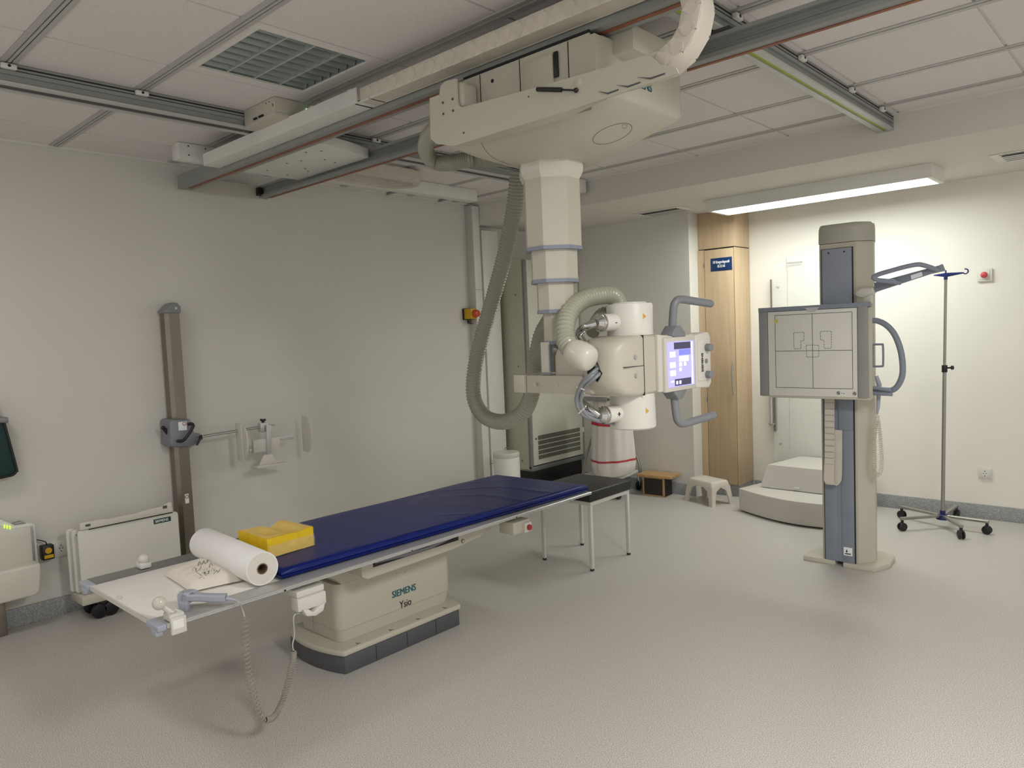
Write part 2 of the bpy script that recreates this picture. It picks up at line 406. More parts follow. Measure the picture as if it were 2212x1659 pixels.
for x in (-3.54, -1.31):
    part(t, 'trolley', MB().box(x-0.07, x+0.07, 2.08, 2.12, Z1, 2.5805, 0.002).box(x-0.07, x+0.07, 2.58, 2.62, Z1, 2.5805, 0.002), M_alud)
# sheet-metal cable box between the beams
mb = MB(); poly = [(2.139, -4.15), (2.590, -4.15), (2.590, -3.42), (2.42, -3.36), (2.25, -3.33), (2.139, -3.33)]
mb.prism([(b, a) for a, b in poly], 'xy', 2.522, 2.574, 0.003)
cb = part(t, 'cable_box', mb, M_wpaint)
mb = MB()
for x, y in ((-3.45, 2.3), (-3.52, 2.25), (-3.6, 2.42), (-3.62, 2.5), (-3.8, 2.3), (-3.85, 2.45), (-3.9, 2.5), (-3.7, 2.33), (-4.02, 2.3), (-4.05, 2.45)):
    mb.cyl((x, y, 2.5225), (x, y, 2.5205), 0.0055, n=8)
part(cb, 'screw', mb, M_groove)

# front cable tray with energy chain
t = thing('cable_tray', 'white sheet-metal tray fixed along the front beam of the bridge', 'cable tray', (-3.4, 2.0, 2.514))
part(t, 'trough', MB().box(-4.095, -2.47, 1.956, 2.046, 2.514, 2.519).box(-4.095, -2.64, 1.952, 1.9555, 2.514, 2.579).box(-4.0945, -4.09, 1.9557, 2.046, 2.5192, 2.575), M_wpaint)
part(t, 'clip', MB().box(-4.09, -4.06, 1.956, 1.985, 2.56, 2.58, 0.003).box(-3.0, -2.97, 1.946, 1.956, 2.566, 2.58, 0.002).box(-2.70, -2.67, 1.946, 1.956, 2.566, 2.58, 0.002), M_white)
part(t, 'joint_band', MB().box(-2.66, -2.652, 1.9565, 2.047, 2.5125, 2.5138).box(-2.56, -2.552, 1.9565, 2.047, 2.5125, 2.5138), M_groove)

def energy_chain(mb, path, wv, h, pitch):
    """links along path; wv = width vector across the bend plane"""
    pts = resample([V(p) for p in path], pitch); wn = V(wv).normalized(); W = V(wv).length
    mb.ribbon(resample([V(p) for p in path], .012), wn*W*.88, h*.93)
    for i, (a, b) in enumerate(zip(pts, pts[1:])):
        t = (b-a).normalized(); up = wn.cross(t); m = (a+b)/2; L = (b-a).length
        ww = W*(1.0 if i % 2 else 0.97)
        R = Matrix((( t.x, wn.x, up.x, m.x), (t.y, wn.y, up.y, m.y), (t.z, wn.z, up.z, m.z), (0, 0, 0, 1)))
        mb.box(-L*0.5, L*0.5, -W*0.46, W*0.46, -h*0.40, h*0.40, 0.0025, 1, R)
        mb.box(-L*0.60, L*0.56, -W*(0.505 if i % 2 else .49), -W*0.43, -h*0.5, h*0.5, 0.003, 2, R)
        mb.box(-L*0.60, L*0.56, W*0.43, W*(0.505 if i % 2 else .49), -h*0.5, h*0.5, 0.003, 2, R)
        for sgn in (-1, 1):
            mb.cyl(b+wn*sgn*W*0.485+up*0, b+wn*sgn*W*0.515, h*0.36, n=14)
            mb.cyl(b+wn*sgn*W*0.5+up*h*0.36, b+wn*sgn*W*0.525+up*h*0.36, h*0.09, n=8)
            mb.cyl(b+wn*sgn*W*0.5-up*h*0.36, b+wn*sgn*W*0.525-up*h*0.36, h*0.09, n=8)
        mb.box(-L*0.5, L*0.47, -W*0.425, W*0.425, -h*0.47, h*0.47, 0.002, 1, R)
xc, zc, rc = -1.185, 2.412, 0.130
path = [(-2.62, 2.0, zc+rc), (xc, 2.0, zc+rc)] + arc((xc, zc), rc, 85, -90, 14, 'xz', 2.0) + [(-1.25, 2.0, zc-rc), (-1.95, 2.0, zc-rc+0.018)]
mb = MB(); energy_chain(mb, path, (0, 0.084, 0), 0.062, 0.056)
solo('energy_chain', 'long cream link chain running out of the front tray and curling down to the carriage', 'energy chain', mb, M_chain)

# wall-side cable tray and its chain
t = thing('cable_tray', 'white box tray under the ceiling running along the left wall', 'cable tray', (-4.265, 3.1, 2.57))
part(t, 'trough', MB().box(-4.312, -4.222, 1.875, 4.25, 2.572, 2.662, 0.002), M_wpaint)
mb = MB()
for y, z in ((1.93, 2.595), (1.93, 2.645), (2.03, 2.6), (2.03, 2.645), (2.1, 2.65)): mb.cyl((-4.223, y, z), (-4.2195, y, z), 0.004, n=8)
part(t, 'screw', mb, M_groove)
for y in (2.35, 3.05, 3.75, 4.3):
    part(t, 'bracket', MB().box(XW+0.001, -4.312, y-0.018, y+0.018, 2.652, 2.662), M_alu)
def band(path, zlo, zhi):
    mb = MB(); energy_chain(mb, path, (0, 0, zhi-zlo), 0.05, 0.056); return mb
zz = 2.605
path = [(-4.185, 2.30, zz), (-4.185, 3.32, zz)] + [(-4.185+0.125-0.125*math.cos(math.radians(a)), 3.32+0.125*math.sin(math.radians(a)), zz) for a in range(10, 180, 12)] + [(-3.935, 3.32, zz), (-3.935, 2.70, zz)]
solo('energy_chain', 'short cream link chain looping back beside the wall tray', 'energy chain', band(path, 2.565, 2.645), M_chain)

# dark control box by rail
t = thing('junction_box', 'cream metal box with a tiny green light under the ceiling beside the bridge', 'control box', (-3.4, 2.0, 2.58))
a = at(588, 211, 'z', 2.66); b = at(536, 235, 'z', 2.66)
bx0, bx1, by0 = -3.484, a.x+0.02, 1.60
by0 = a.y
part(t, 'housing', MB().box(bx0, bx1, by0, by0+0.33, 2.585, 2.662, 0.003).box(bx0+0.02, bx1+0.004, by0-0.006, by0+0.28, 2.574, 2.590, 0.002), M_cream)
part(t, 'slot', MB().box(bx0+0.10, bx0+0.13, by0-0.008, by0-0.002, 2.594, 2.602).box(bx0+0.15, bx0+0.19, by0-0.008, by0-0.002, 2.594, 2.602)
     .box(bx1-0.02, bx1-0.016, by0-0.002, by0+0.001, 2.62, 2.632).box(bx1-0.05, bx1-0.046, by0-0.002, by0+0.001, 2.645, 2.65).box(bx1-0.08, bx1-0.076, by0-0.002, by0+0.001, 2.645, 2.65), M_groove)
part(t, 'indicator_light', MB().ball((bx1+0.001, by0+0.17, 2.632), 0.005), M_ledw, 'glowing green-white light')

# ================================================================== LUMINAIRES
t = thing('recessed_luminaire', 'unlit square louvred ceiling light set in the tiled ceiling', 'ceiling light', (-2.79, 1.71, ZC))
lx0, lx1, ly0, ly1 = -3.06, -2.53, 1.445, 1.965
fy0, fy1, fx0, fx1 = 1.4265, 2.0185, -3.118, -2.502
def ringplate(mb, a, b, z0, z1):
    (x0, x1, y0, y1), (u0, u1, v0, v1) = a, b
    return mb.box(x0, x1, y0, v0, z0, z1).box(x0, x1, v1, y1, z0, z1).box(x0, u0, v0, v1, z0, z1).box(u1, x1, v0, v1, z0, z1)
part(t, 'border', ringplate(MB(), (fx0, fx1, fy0, fy1), (lx0, lx1, ly0, ly1), ZC, ZC+.006), M_tile)
part(t, 'frame', ringplate(MB(), (lx0, lx1, ly0, ly1), (lx0+.014, lx1-.014, ly0+.014, ly1-.014), ZC-.004, ZC+.004), M_wpaint)
ix0_, ix1_, iy0_, iy1_ = lx0+.014, lx1-.014, ly0+.014, ly1-.014
part(t, 'housing', MB().box(ix0_-.004, ix1_+.004, iy0_-.004, iy1_+.004, ZC+.075, ZC+.08).box(ix0_-.004, ix0_, iy0_, iy1_, ZC+.004, ZC+.075).box(ix1_, ix1_+.004, iy0_, iy1_, ZC+.004, ZC+.075)
     .box(ix0_-.004, ix1_+.004, iy0_-.004, iy0_, ZC+.004, ZC+.075).box(ix0_-.004, ix1_+.004, iy1_, iy1_+.004, ZC+.004, ZC+.075), M_mirror)
cw = (iy1_-iy0_)/4
for c in range(4):
    part(t, 'lamp_tube', MB().cyl((ix0_+.02, iy0_+cw*(c+.5), ZC+.058), (ix1_-.02, iy0_+cw*(c+.5), ZC+.058), .011, n=14), M_white)
for i in range(1, 4): part(t, 'divider', MB().box(ix0_, ix1_, iy0_+cw*i-.004, iy0_+cw*i+.004, ZC+.001, ZC+.04), M_alul)
rw = (ix1_-ix0_)/8
for c in range(4):
    mb = MB()
    for j in range(8):
        x = ix0_+rw*(j+.5); y0 = iy0_+cw*c+.0042; y1 = iy0_+cw*(c+1)-.0042
        pr = lambda o: [(x+o*.001, ZC+.001), (x+o*.008, ZC+.012), (x+o*.013, ZC+.026), (x+o*.014, ZC+.044)]
        mb.loft([[(px_, y0, pz_) for px_, pz_ in pr(1)+pr(-1)[::-1]], [(px_, y1, pz_) for px_, pz_ in pr(1)+pr(-1)[::-1]]])
    part(t, 'louvre', mb, M_mirror)

t = thing('surface_luminaire', 'long lit white box lamp under the lower ceiling at the back', 'ceiling light', (-2.0, 5.52, 2.36))
Lx0, Lx1, Ly0, Ly1, Lz0 = -2.79, -1.225, 5.35, 5.68, 2.385
mb = ringplate(MB(), (Lx0, Lx1, Ly0, Ly1), (Lx0+.03, Lx1-.03, Ly0+.02, Ly1-.02), Lz0, ZR-.001)
part(t, 'housing', mb, M_wpaint)
part(t, 'diffuser', MB().box(Lx0+0.03, Lx1-0.03, Ly0+0.02, Ly1-0.02, Lz0+0.006, Lz0+0.012), M_lit, 'glowing white diffuser')

def vent(x0, x1, y0, y1, label):
    t = thing('air_vent', label, 'air vent', ((x0+x1)/2, (y0+y1)/2, ZR-0.01))
    part(t, 'frame', MB().box(x0, x1, y0, y1, ZR-0.006, ZR-0.0005, 0.002), M_wpaint)
    mb = MB()
    for i in range(5):
        yy = y0+0.03+(y1-y0-0.06)*i/4; mb.box(x0+0.05, x1-0.05, yy-0.006, yy+0.006, ZR-0.0085, ZR-0.006)
    part(t, 'slat', mb, M_alu)
    part(t, 'opening', MB().box(x0+0.06, x1-0.06, y0+0.05, y0+0.09, ZR-0.0095, ZR-0.008), M_groove)
p = at(1440, 457, 'z', ZR); vent(p.x-0.24, p.x+0.22, p.y-0.16, p.y+0.10, 'small square air vent in the lower ceiling left of the lit lamp')
p = at(2185, 335, 'z', ZR); vent(p.x-0.10, p.x+0.34, p.y-0.12, p.y+0.18, 'white slatted air vent in the lower ceiling right of the lit lamp')

# ================================================================== X-RAY UNIT (carriage, column, tube)
t = thing('x_ray_tube_unit', 'cream ceiling-hung x-ray tube on a telescopic column with touch screen and grey handles', 'x-ray tube', (-1.88, 2.35, 1.08))
T = t
arm = [(-2.15, 2.41), (-2.156, 2.26), (-2.126, 2.235), (-2.03, 2.207), (-1.466, 2.211), (-1.316, 2.215), (-1.086, 2.222), (-1.094, 2.24), (-1.15, 2.266), (-1.166, 2.285),
       (-1.181, 2.298), (-1.21, 2.303), (-1.321, 2.305), (-1.622, 2.317), (-1.877, 2.33), (-1.975, 2.335), (-1.993, 2.345), (-2.0, 2.362), (-2.0, 2.445), (-2.06, 2.45), (-2.085, 2.44), (-2.095, 2.41)]
a_ = part(T, 'side_panel', MB().prism(arm, 'xz', 1.930, 1.938, 0), M_cream)
part(a_, 'lower_flange', MB().prism([(-2.02, 1.9385), (-1.34, 1.9385), (-1.40, 1.952), (-1.52, 1.99), (-2.0, 1.99)], 'xy', 2.211, 2.215), M_cream)
part(a_, 'screw', MB().cyl(at(957, 222, 'y', 1.93), at(957, 222, 'y', 1.93)+V((0, -.002, 0)), .005, n=10).cyl(at(978, 214, 'y', 1.93), at(978, 214, 'y', 1.93)+V((0, -.002, 0)), .005, n=10)
     .cyl(at(958, 246, 'y', 1.93), at(958, 246, 'y', 1.93)+V((0, -.002, 0)), .005, n=10).cyl(at(979, 239, 'y', 1.93), at(979, 239, 'y', 1.93)+V((0, -.002, 0)), .005, n=10)
     .cyl(at(1002, 287, 'y', 1.93), at(1002, 287, 'y', 1.93)+V((0, -.002, 0)), .004, n=10).cyl(at(1142, 209, 'y', 1.93), at(1142, 209, 'y', 1.93)+V((0, -.002, 0)), .003, n=10), M_darkg)
for u, v, wd in ((1318, 198, .045), (1362, 183, .05), (1412, 165, .055)):
    p = at(u, v, 'y', 1.93)
    part(a_, 'louvre', MB().prism([(p.x-wd, p.z+.012), (p.x-wd*.2, p.z-.006), (p.x+wd*.7, p.z-.004), (p.x+wd*.7, p.z), (p.x-wd*.2, p.z-.001)], 'xz', 1.9285, 1.931), M_darkg)
p0, p1 = at(1160, 193, 'y', 1.925), at(1213, 194, 'y', 1.925); p2 = at(1244, 195, 'y', 1.925)
st = part(T, 'gas_strut', MB().cyl(p0, p1, 0.0075, b=.002).cyl(p1, p2, 0.003).ball(p2, 0.008), M_black, 'black gas strut')
part(a_, 'cover_disc', MB().cyl(at(1249, 178, 'y', 1.93), at(1249, 178, 'y', 1.93)+V((0, -.0015, 0)), .014, b=.0005), M_cream)
# upright back panel and hoods
bp = part(T, 'rear_panel', MB().box(-2.07, -1.47, 2.035, 2.043, 2.23, 2.478).box(-1.4698, -1.448, 2.035, 2.13, 2.31, 2.470), M_cream)
part(bp, 'hood', MB().box(-2.085, -1.99, 1.945, 2.035, 2.34, 2.442, 0.018, 3), M_cream)
part(bp, 'seam', MB().box(-1.98, -1.977, 2.0335, 2.036, 2.35, 2.475).box(-1.78, -1.777, 2.0335, 2.036, 2.31, 2.476).box(-1.56, -1.557, 2.0335, 2.036, 2.32, 2.475)
     .box(-2.07, -1.47, 2.036, 2.042, 2.478, 2.4895), M_groove)
part(bp, 'hatch', MB().box(-1.75, -1.62, 2.020, 2.035, 2.25, 2.452, 0.004), M_cream)
part(bp, 'latch', MB().box(-1.617, -1.60, 2.026, 2.035, 2.37, 2.455, 0.002), M_black)
part(bp, 'screw', MB().cyl((-1.915, 2.035, 2.437), (-1.915, 2.033, 2.437), .007, n=12), M_groove)
part(T, 'drive_box', MB().box(-1.62, -1.37, 2.142, 2.50, 2.425, 2.505, .003), M_cream)
# lower hull: lofted shell
def ring(x0, x1, y0, y1, r, zl, zr_, n=5):
    return [(x, y, zl+(zr_-zl)*(x-x0)/(x1-x0)) for x, y in rrect(x0, x1, y0, y1, r, n)]
hull = MB().loft([ring(-2.06, -1.45, 2.06, 2.61, .03, 2.475, 2.475), ring(-2.08, -1.45, 2.06, 2.61, .03, 2.315, 2.33), ring(-2.12, -1.45, 1.985, 2.612, .03, 2.24, 2.305), ring(-2.11, -1.462, 1.995, 2.60, .04, 2.222, 2.293),
                  ring(-2.08, -1.52, 2.05, 2.565, .07, 2.198, 2.262), ring(-2.04, -1.62, 2.12, 2.53, .10, 2.178, 2.215), ring(-2.02, -1.73, 2.20, 2.50, .12, 2.165, 2.172)])
from mathutils.bvhtree import BVHTree
def caster(bm):
    t_ = BVHTree.FromBMesh(bm)
    def f(u, v, lift=0.0):
        d = (rgt*(u-1106)+upv*(829.5-v)+fwd*FPX).normalized(); h = t_.ray_cast(V((0, 0, H)), d)
        return None if h[0] is None else h[0]-d*lift
    return f
hc = caster(hull.bm)
hl = part(T, 'hull', hull, M_cream, smooth=50)
text(hl, 'lettering', 'SIEMENS', 0.040, (-1.4492, 2.232, 2.352), (0, 1, 0), (0, 0, 1), M_teal, bold=0.0008)
def onhull(pts, r=.0012):
    P = [hc(u, v, .0006) for u, v in pts]; P = [p for p in P if p is not None]; return P
rp = onhull([(1323+43*math.cos(a*PI/24)*.98-3*math.sin(a*PI/24), 289-14.5*math.cos(a*PI/24)-17.5*math.sin(a*PI/24)) for a in range(48)])
part(hl, 'cover_ring', MB().tube(rp, .0011, 5, closed=True), M_darkg)
rp = onhull([(1349+6*math.cos(a*PI/6), 273-4*math.sin(a*PI/6)) for a in range(12)])
part(hl, 'cover_screw', MB().tube(rp, .0006, 4, closed=True), M_darkg)
sp_ = onhull([(1037, 297), (1040, 308), (1047, 322), (1058, 335), (1075, 346), (1100, 355), (1133, 366)])
if len(sp_) > 2: part(hl, 'seam', MB().tube(catmull(sp_, 4), .0008, 5), M_darkg)
# collar and telescopic sections
CX, CY = -1.911, 2.35
def octa(r, z, ch=0.5):
    h = r; c = r*0.37
    pts = [(h, -c), (h, c), (c, h), (-c, h), (-h, c), (-h, -c), (-c, -h), (c, -h)]
    return [(CX+x, CY+y, z) for x, y in pts]
part(T, 'collar', MB().loft([octa(.124, 2.175), octa(.129, 2.15), octa(.126, 2.128), octa(.113, 2.105)]), M_creaml, smooth=20)
SEC = ((.1125, 2.12, 1.832), (.0938, 1.86, 1.703), (.0735, 1.75, 1.582), (.0525, 1.62, 1.455))
for r, zt, zb in SEC:
    s1 = part(T, 'column_section', MB().loft([octa(r, zb), octa(r, zt)]), M_cream, smooth=20)
    part(s1, 'edge_band', MB().loft([octa(r+.0025, zb-.006), octa(r+.0025, zb+.008)]), M_bluegrey, smooth=20)
part(T, 'inner_column', MB().box(-1.95, -1.903, 2.29, 2.36, 1.335, 1.46, .002), M_creaml)
part(T, 'guide_rail', MB().box(-1.902, -1.896, 2.283, 2.30, 1.34, 1.45).box(-1.95, -1.896, 2.283, 2.2895, 1.328, 1.334), M_bluegrey)
# yoke
yk = part(T, 'swivel_arm', MB().prism([(-1.89, 1.25), (-1.55-.15, 1.25), (-1.70, 1.43), (-1.73, 1.455), (-1.78, 1.46), (-1.84, 1.455), (-1.88, 1.425), (-1.89, 1.40)], 'xz', 2.30, 2.44, .012, 3)
          .box(-1.80, -1.68, 2.38, 2.50, 1.27, 1.45, .02, 3), M_cream)
part(T, 'crossbar', MB().box(-2.025, -1.74, 2.28, 2.43, 1.252, 1.325, .003), M_cream)
part(T, 'end_block', MB().box(-2.09, -2.028, 2.27, 2.44, 1.252, 1.327, .004), M_cream)
mb = MB()
for u, v in ((1156, 830), (1204, 831)):
    p = at(u, v, 'y', 2.27 if u < 1160 else 2.28); mb.cyl(p, p+V((0, -.002, 0)), .008, n=14).cyl(p, p+V((0, -.003, 0)), .003, n=8)
part(T, 'screw', mb, M_alul)
# tube housings
TX, TY = -1.66, 2.51
h1 = part(T, 'tube_housing', MB().lathe([(.085, 1.47), (.093, 1.474), (.093, 1.478), (.091, 1.480), (.0925, 1.590), (.089, 1.599), (.068, 1.601), (.067, 1.605), (0.001, 1.606)], (TX, TY, 0), 48), M_white, 'upper white tube housing')
h2 = part(T, 'tube_housing', MB().lathe([(.001, 1.098), (.086, 1.098), (.093, 1.104), (.0935, 1.12), (.091, 1.24)], (TX, TY, 0), 48), M_white, 'lower white tube housing')
for hh, zc_, sg, uu, vv in ((h1, 1.528, '-', 0, 0), (h2, 1.165, '+', 0, 0)):
    g0, g1 = V((TX-.01, TY-.05, zc_)), V((TX-.028, TY-.150, zc_))
    gl = part(hh, 'cable_gland', MB().cyl(g0, g1, .034, n=28, b=.003), M_white)
    part(hh, 'clamp_ring', MB().cyl(g1, g1+(g1-g0).normalized()*.016, .036, n=28, b=.002).cyl(g1+(g1-g0).normalized()*.016, g1+(g1-g0).normalized()*.034, .030, .018, n=28), M_chrome)
    text(hh, 'polarity_mark', sg, .03, g0.lerp(g1, .62)+V((.0352, -.004, -.009)), (.25, .97, 0), (0, 0, 1), M_ink, bold=.001, align='CENTER')
for z in (1.545, 1.172):
    p = V((TX+.0905*math.cos(-.35), TY+.0905*math.sin(-.35)+.002, z))
    d = V((math.cos(-.35), math.sin(-.35), 0)); s = V((-d.y, d.x, 0))
    part(h1 if z > 1.4 else h2, 'warning_label', MB().loft([[p+d*.003+s*.010, p+d*.003+V((0, 0, .014))-s*.006, p+d*.003-V((0, 0, .010))-s*.006], [p+s*.010, p+V((0, 0, .014))-s*.006, p-V((0, 0, .010))-s*.006]]), M_warn)
# body shell
body = MB()
def bring(y, x0, x1, z0, z1, r): return [(x, y, z) for x, z in rrect(x0, x1, z0, z1, r, 6)]
body.loft([bring(2.285, -1.72, -1.62, 1.30, 1.43, .045), bring(2.30, -1.745, -1.592, 1.268, 1.448, .05), bring(2.34, -1.762, -1.573, 1.242, 1.466, .03), bring(2.42, -1.766, -1.566, 1.236, 1.474, .018), bring(2.455, -1.766, -1.566, 1.236, 1.474, .018)])
bd = part(T, 'tube_body', body, M_cream, smooth=50)
part(bd, 'seam', MB().box(-1.70, -1.5645, 2.33, 2.457, 1.3535, 1.3555).box(-1.7, -1.5645, 2.455, 2.458, 1.237, 1.473), M_groove)
part(bd, 'opening', MB().prism([(-1.715, 1.335), (-1.665, 1.30), (-1.64, 1.335), (-1.66, 1.36), (-1.70, 1.372)], 'xz', 2.283, 2.30, .003), M_black)
mb = MB()
for z in (1.39, 1.318): mb.cyl((-1.567, 2.40, z), (-1.5635, 2.40, z), .0085, n=16).cyl((-1.567, 2.40, z), (-1.5625, 2.40, z), .003, n=8)
part(bd, 'screw', mb, M_alul)
cl = part(T, 'collimator', MB().loft([bring(2.458, -1.766, -1.566, 1.238, 1.472, .015), bring(2.53, -1.762, -1.562, 1.240, 1.472, .015), bring(2.56, -1.755, -1.560, 1.243, 1.47, .01), bring(2.80, -1.745, -1.562, 1.246, 1.466, .01)]), M_cream, smooth=50)
fr_ = part(T, 'display_frame', MB().prism([(2.535, 1.243), (2.82, 1.238), (2.82, 1.468), (2.79, 1.466), (2.70, 1.458), (2.535, 1.472)], 'yz', -1.563, -1.548, .003).box(-1.552, -1.535, 2.565, 2.812, 1.238, 1.458, .004), M_creaml)
sy0, sy1, sz0, sz1 = 2.582, 2.795, 1.256, 1.440
part(fr_, 'screen', MB().box(-1.536, -1.5335, sy0, sy1, sz0, sz1), M_scr, 'lit lilac touch screen')
scr = [c for c in fr_.children][0]
sw, sh = sy1-sy0, sz1-sz0
def pane(a0, a1, b0, b1, m, nm):   # a along y (0..1), b from top (0..1)
    part(scr, nm, MB().box(-1.5335, -1.5328, sy0+sw*a0, sy0+sw*a1, sz1-sh*b1, sz1-sh*b0), m)
pane(.24, .86, .02, .17, M_scrd, 'screen_tile'); pane(.24, .86, .83, .98, M_scrd, 'screen_tile'); pane(.42, .86, .18, .31, M_scrm, 'screen_tile')
pane(.42, .78, .33, .45, M_scrl, 'screen_tile'); pane(.42, .52, .47, .56, M_scrl, 'screen_tile'); pane(.6, .68, .47, .55, M_scrl, 'screen_tile')
pane(.42, .5, .59, .66, M_scrl, 'screen_tile'); pane(.9, .94, .02, .98, M_scrl, 'screen_tile')
for b in (.22, .45, .63): pane(.08, .16, b, b+.12, M_scrl, 'screen_tile'); pane(.18, .28, b, b+.12, M_scrl, 'screen_tile')
pane(.10, .22, .86, .89, M_scrl, 'screen_tile'); pane(.28, .36, .87, .95, M_scrl, 'screen_tile'); pane(.40, .48, .87, .95, M_scrl, 'screen_tile')
cp = part(T, 'control_panel', MB().prism([(2.835, 1.235), (2.95, 1.228), (2.972, 1.25), (2.972, 1.45), (2.95, 1.472), (2.835, 1.462)], 'yz', -1.74, -1.548, .006, 3).box(-1.552, -1.544, 2.85, 2.955, 1.262, 1.44, .003), M_white)
for z in (1.405, 1.287):
    part(cp, 'knob', MB().cyl((-1.548, 2.925, z), (-1.518, 2.918, z), .0165, n=28, b=.003), M_handle, 'grey control knob')
part(cp, 'button', MB().cyl((-1.545, 2.918, 1.346), (-1.540, 2.918, 1.346), .010, n=20), M_handle)
text(cp, 'lettering', 'SIEMENS', .022, (-1.5432, 2.892, 1.300), (0, 0, 1), (0, -1, 0), M_ink, bold=.0006)
for sg in (1, -1):
    zc_ = 1.353
    def Z(z): return zc_+sg*(z-zc_)
    pts = [(-1.58, 2.69, Z(1.44)), (-1.572, 2.69, Z(1.50)), (-1.565, 2.692, Z(1.575)), (-1.560, 2.70, Z(1.60)), (-1.552, 2.725, Z(1.612)), (-1.53, 2.80, Z(1.604)), (-1.50, 2.885, Z(1.592))]
    hd = part(T, 'handle', MB().tube(catmull(pts, 8), lambda i: .0165, 18).ball(pts[-1], .0165), M_handle, 'grey grip handle')
    part(hd, 'handle_foot', MB().prism([(2.64, Z(1.474)), (2.675, Z(1.505)), (2.71, Z(1.505)), (2.745, Z(1.474)), (2.745, Z(1.452)), (2.69, Z(1.448)), (2.64, Z(1.462))], 'yz', -1.60, -1.542, .005), M_handle)
# elbow and hoses
e0, e1 = at(1236, 758, 'y', 2.22), at(1276, 778, 'y', 2.22)
dr = (e1-e0).normalized()
part(T, 'hose_elbow', MB().loft([[V(e0)+dr*s+(q1*math.cos(k*PI/12)+q2*math.sin(k*PI/12))*r for k in range(24)] for (s, r) in ((-.010, .040), (-.006, .045), (.015, .051), (.045, .054), (.070, .053), (.090, .046), (.098, .036))
      for (q1, q2) in [(dr.cross(V((0, 1, 0))).normalized(), dr.cross(dr.cross(V((0, 1, 0)))).normalized())]]), M_creaml, smooth=50)
pth = [V(e0)+dr*.01, at(1224, 740, 'y', 2.24), at(1221, 705, 'y', 2.27), at(1232, 672, 'y', 2.33), at(1258, 648, 'y', 2.42), at(1295, 638, 'y', 2.53), at(1325, 640, 'y', 2.62), at(1340, 668, 'y', 2.70), at(1338, 690, 'y', 2.72)]
part(T, 'corrugated_hose', hose(MB(), pth, .0395, .0175, .17, 22), M_hoset, 'thick ribbed hose arching over the tube')
pth = [at(1345, 690, 'y', 2.68), at(1310, 675, 'y', 2.66), at(1290, 690, 'y', 2.62), at(1280, 720, 'y', 2.55)]
part(T, 'corrugated_hose', hose(MB(), pth, .028, .010, .14, 16), M_hose)
def chrome_bend(pts, r): return MB().tube(catmull(pts, 8), r, 16)
part(T, 'cable_sleeve', chrome_bend([V((TX-.034, TY-.182, 1.528)), at(1266, 706, 'y', 2.31), at(1250, 722, 'y', 2.34), at(1262, 745, 'y', 2.34)], .0165), M_chrome, 'shiny metal cable sleeve')
part(T, 'cable_sleeve', chrome_bend([V((TX-.034, TY-.182, 1.165)), at(1270, 880, 'y', 2.31), at(1256, 866, 'y', 2.34), at(1252, 858, 'y', 2.33)], .0145), M_chrome, 'shiny metal cable sleeve')
for k_, (dx, dz) in enumerate(((0, 0), (.012, -.004), (.004, .014))):
    pts = [at(1292, 800, 'y', 2.29), at(1275, 815, 'y', 2.25), at(1254, 835, 'y', 2.24), at(1245, 865, 'y', 2.25), at(1256, 893, 'y', 2.27), at(1285, 908, 'y', 2.32), at(1318, 913, 'y', 2.42)]
    part(T, 'cable', MB().tube([p+V((dx, dx, dz)) for p in catmull(pts, 8)], .0075, 8), M_handle)
part(T, 'cable', MB().tube(catmull([at(1262, 745, 'y', 2.33), at(1275, 775, 'y', 2.28), at(1292, 800, 'y', 2.29)], 6), .016, 10), M_black)
for q_t in ((at(1250, 893, 'y', 2.25), at(1262, 882, 'y', 2.25)), (at(1246, 836, 'y', 2.24), at(1262, 842, 'y', 2.24))): part(T, 'cable_tie', MB().cyl(*q_t, .003, n=8), M_white)
pth = [at(1118, 372, 'y', 2.50), at(1112, 440, 'y', 2.52), at(1093, 540, 'y', 2.55), at(1066, 640, 'y', 2.56), at(1040, 730, 'y', 2.56), at(1025, 800, 'y', 2.55), at(1024, 860, 'y', 2.54), at(1048, 900, 'y', 2.53),
       at(1090, 911, 'y', 2.52), at(1130, 890, 'y', 2.51), at(1150, 845, 'y', 2.50), at(1157, 780, 'y', 2.49), at(1170, 725, 'y', 2.49), at(1190, 690, 'y', 2.48)]
part(T, 'corrugated_hose', hose(MB(), pth, .0385, .0145, .13, 18), M_hose, 'long ribbed hose hanging in a deep loop beside the column')
pth = [at(950, 270, 'y', 2.02), at(926, 295, 'y', 2.06), at(920, 325, 'y', 2.12), at(938, 350, 'y', 2.18), at(975, 352, 'y', 2.22), at(1010, 345, 'y', 2.26), at(1045, 343, 'y', 2.30), V((-2.0, 2.36, 2.215))]
part(T, 'corrugated_hose', hose(MB(), pth, .0345, .009, .10, 18), M_hose, 'ribbed hose curling under the carriage end')

# ================================================================== PATIENT TABLE
TX0, TX1, TYA, TYB, TZ = -3.345, -2.548, 0.955, 3.40, 0.560
t = thing('x_ray_table', 'cream x-ray table with white floating top and aluminium side rails', 'x-ray table', (-3.0, 2.17, 0))
T = t
mb = MB().box(TX0+.1025, TX1-.1025, TYA+.0055, TYB, TZ-.013, TZ-.003, .0015)
part(T, 'tabletop', mb, mat('tabletop_white', (236, 232, 226), 0.35))
mk = MB().tube([at(258+6*math.cos(a*PI/8), 1291+4*math.sin(a*PI/8), 'z', TZ-.0035) for a in range(16)], .0009, 4, closed=True).tube([at(253, 1290, 'z', TZ-.0035), at(263, 1293, 'z', TZ-.0035)], .0009, 4)
part(T, 'symbol_print', mk, M_ink)
part(T, 'warning_print', MB().prism([tuple(at(u, v, 'z', TZ)[:2]) for u, v in ((262, 1299), (272, 1302), (278, 1296), (270, 1294))], 'xy', TZ-.0045, TZ-.0033), M_warn)
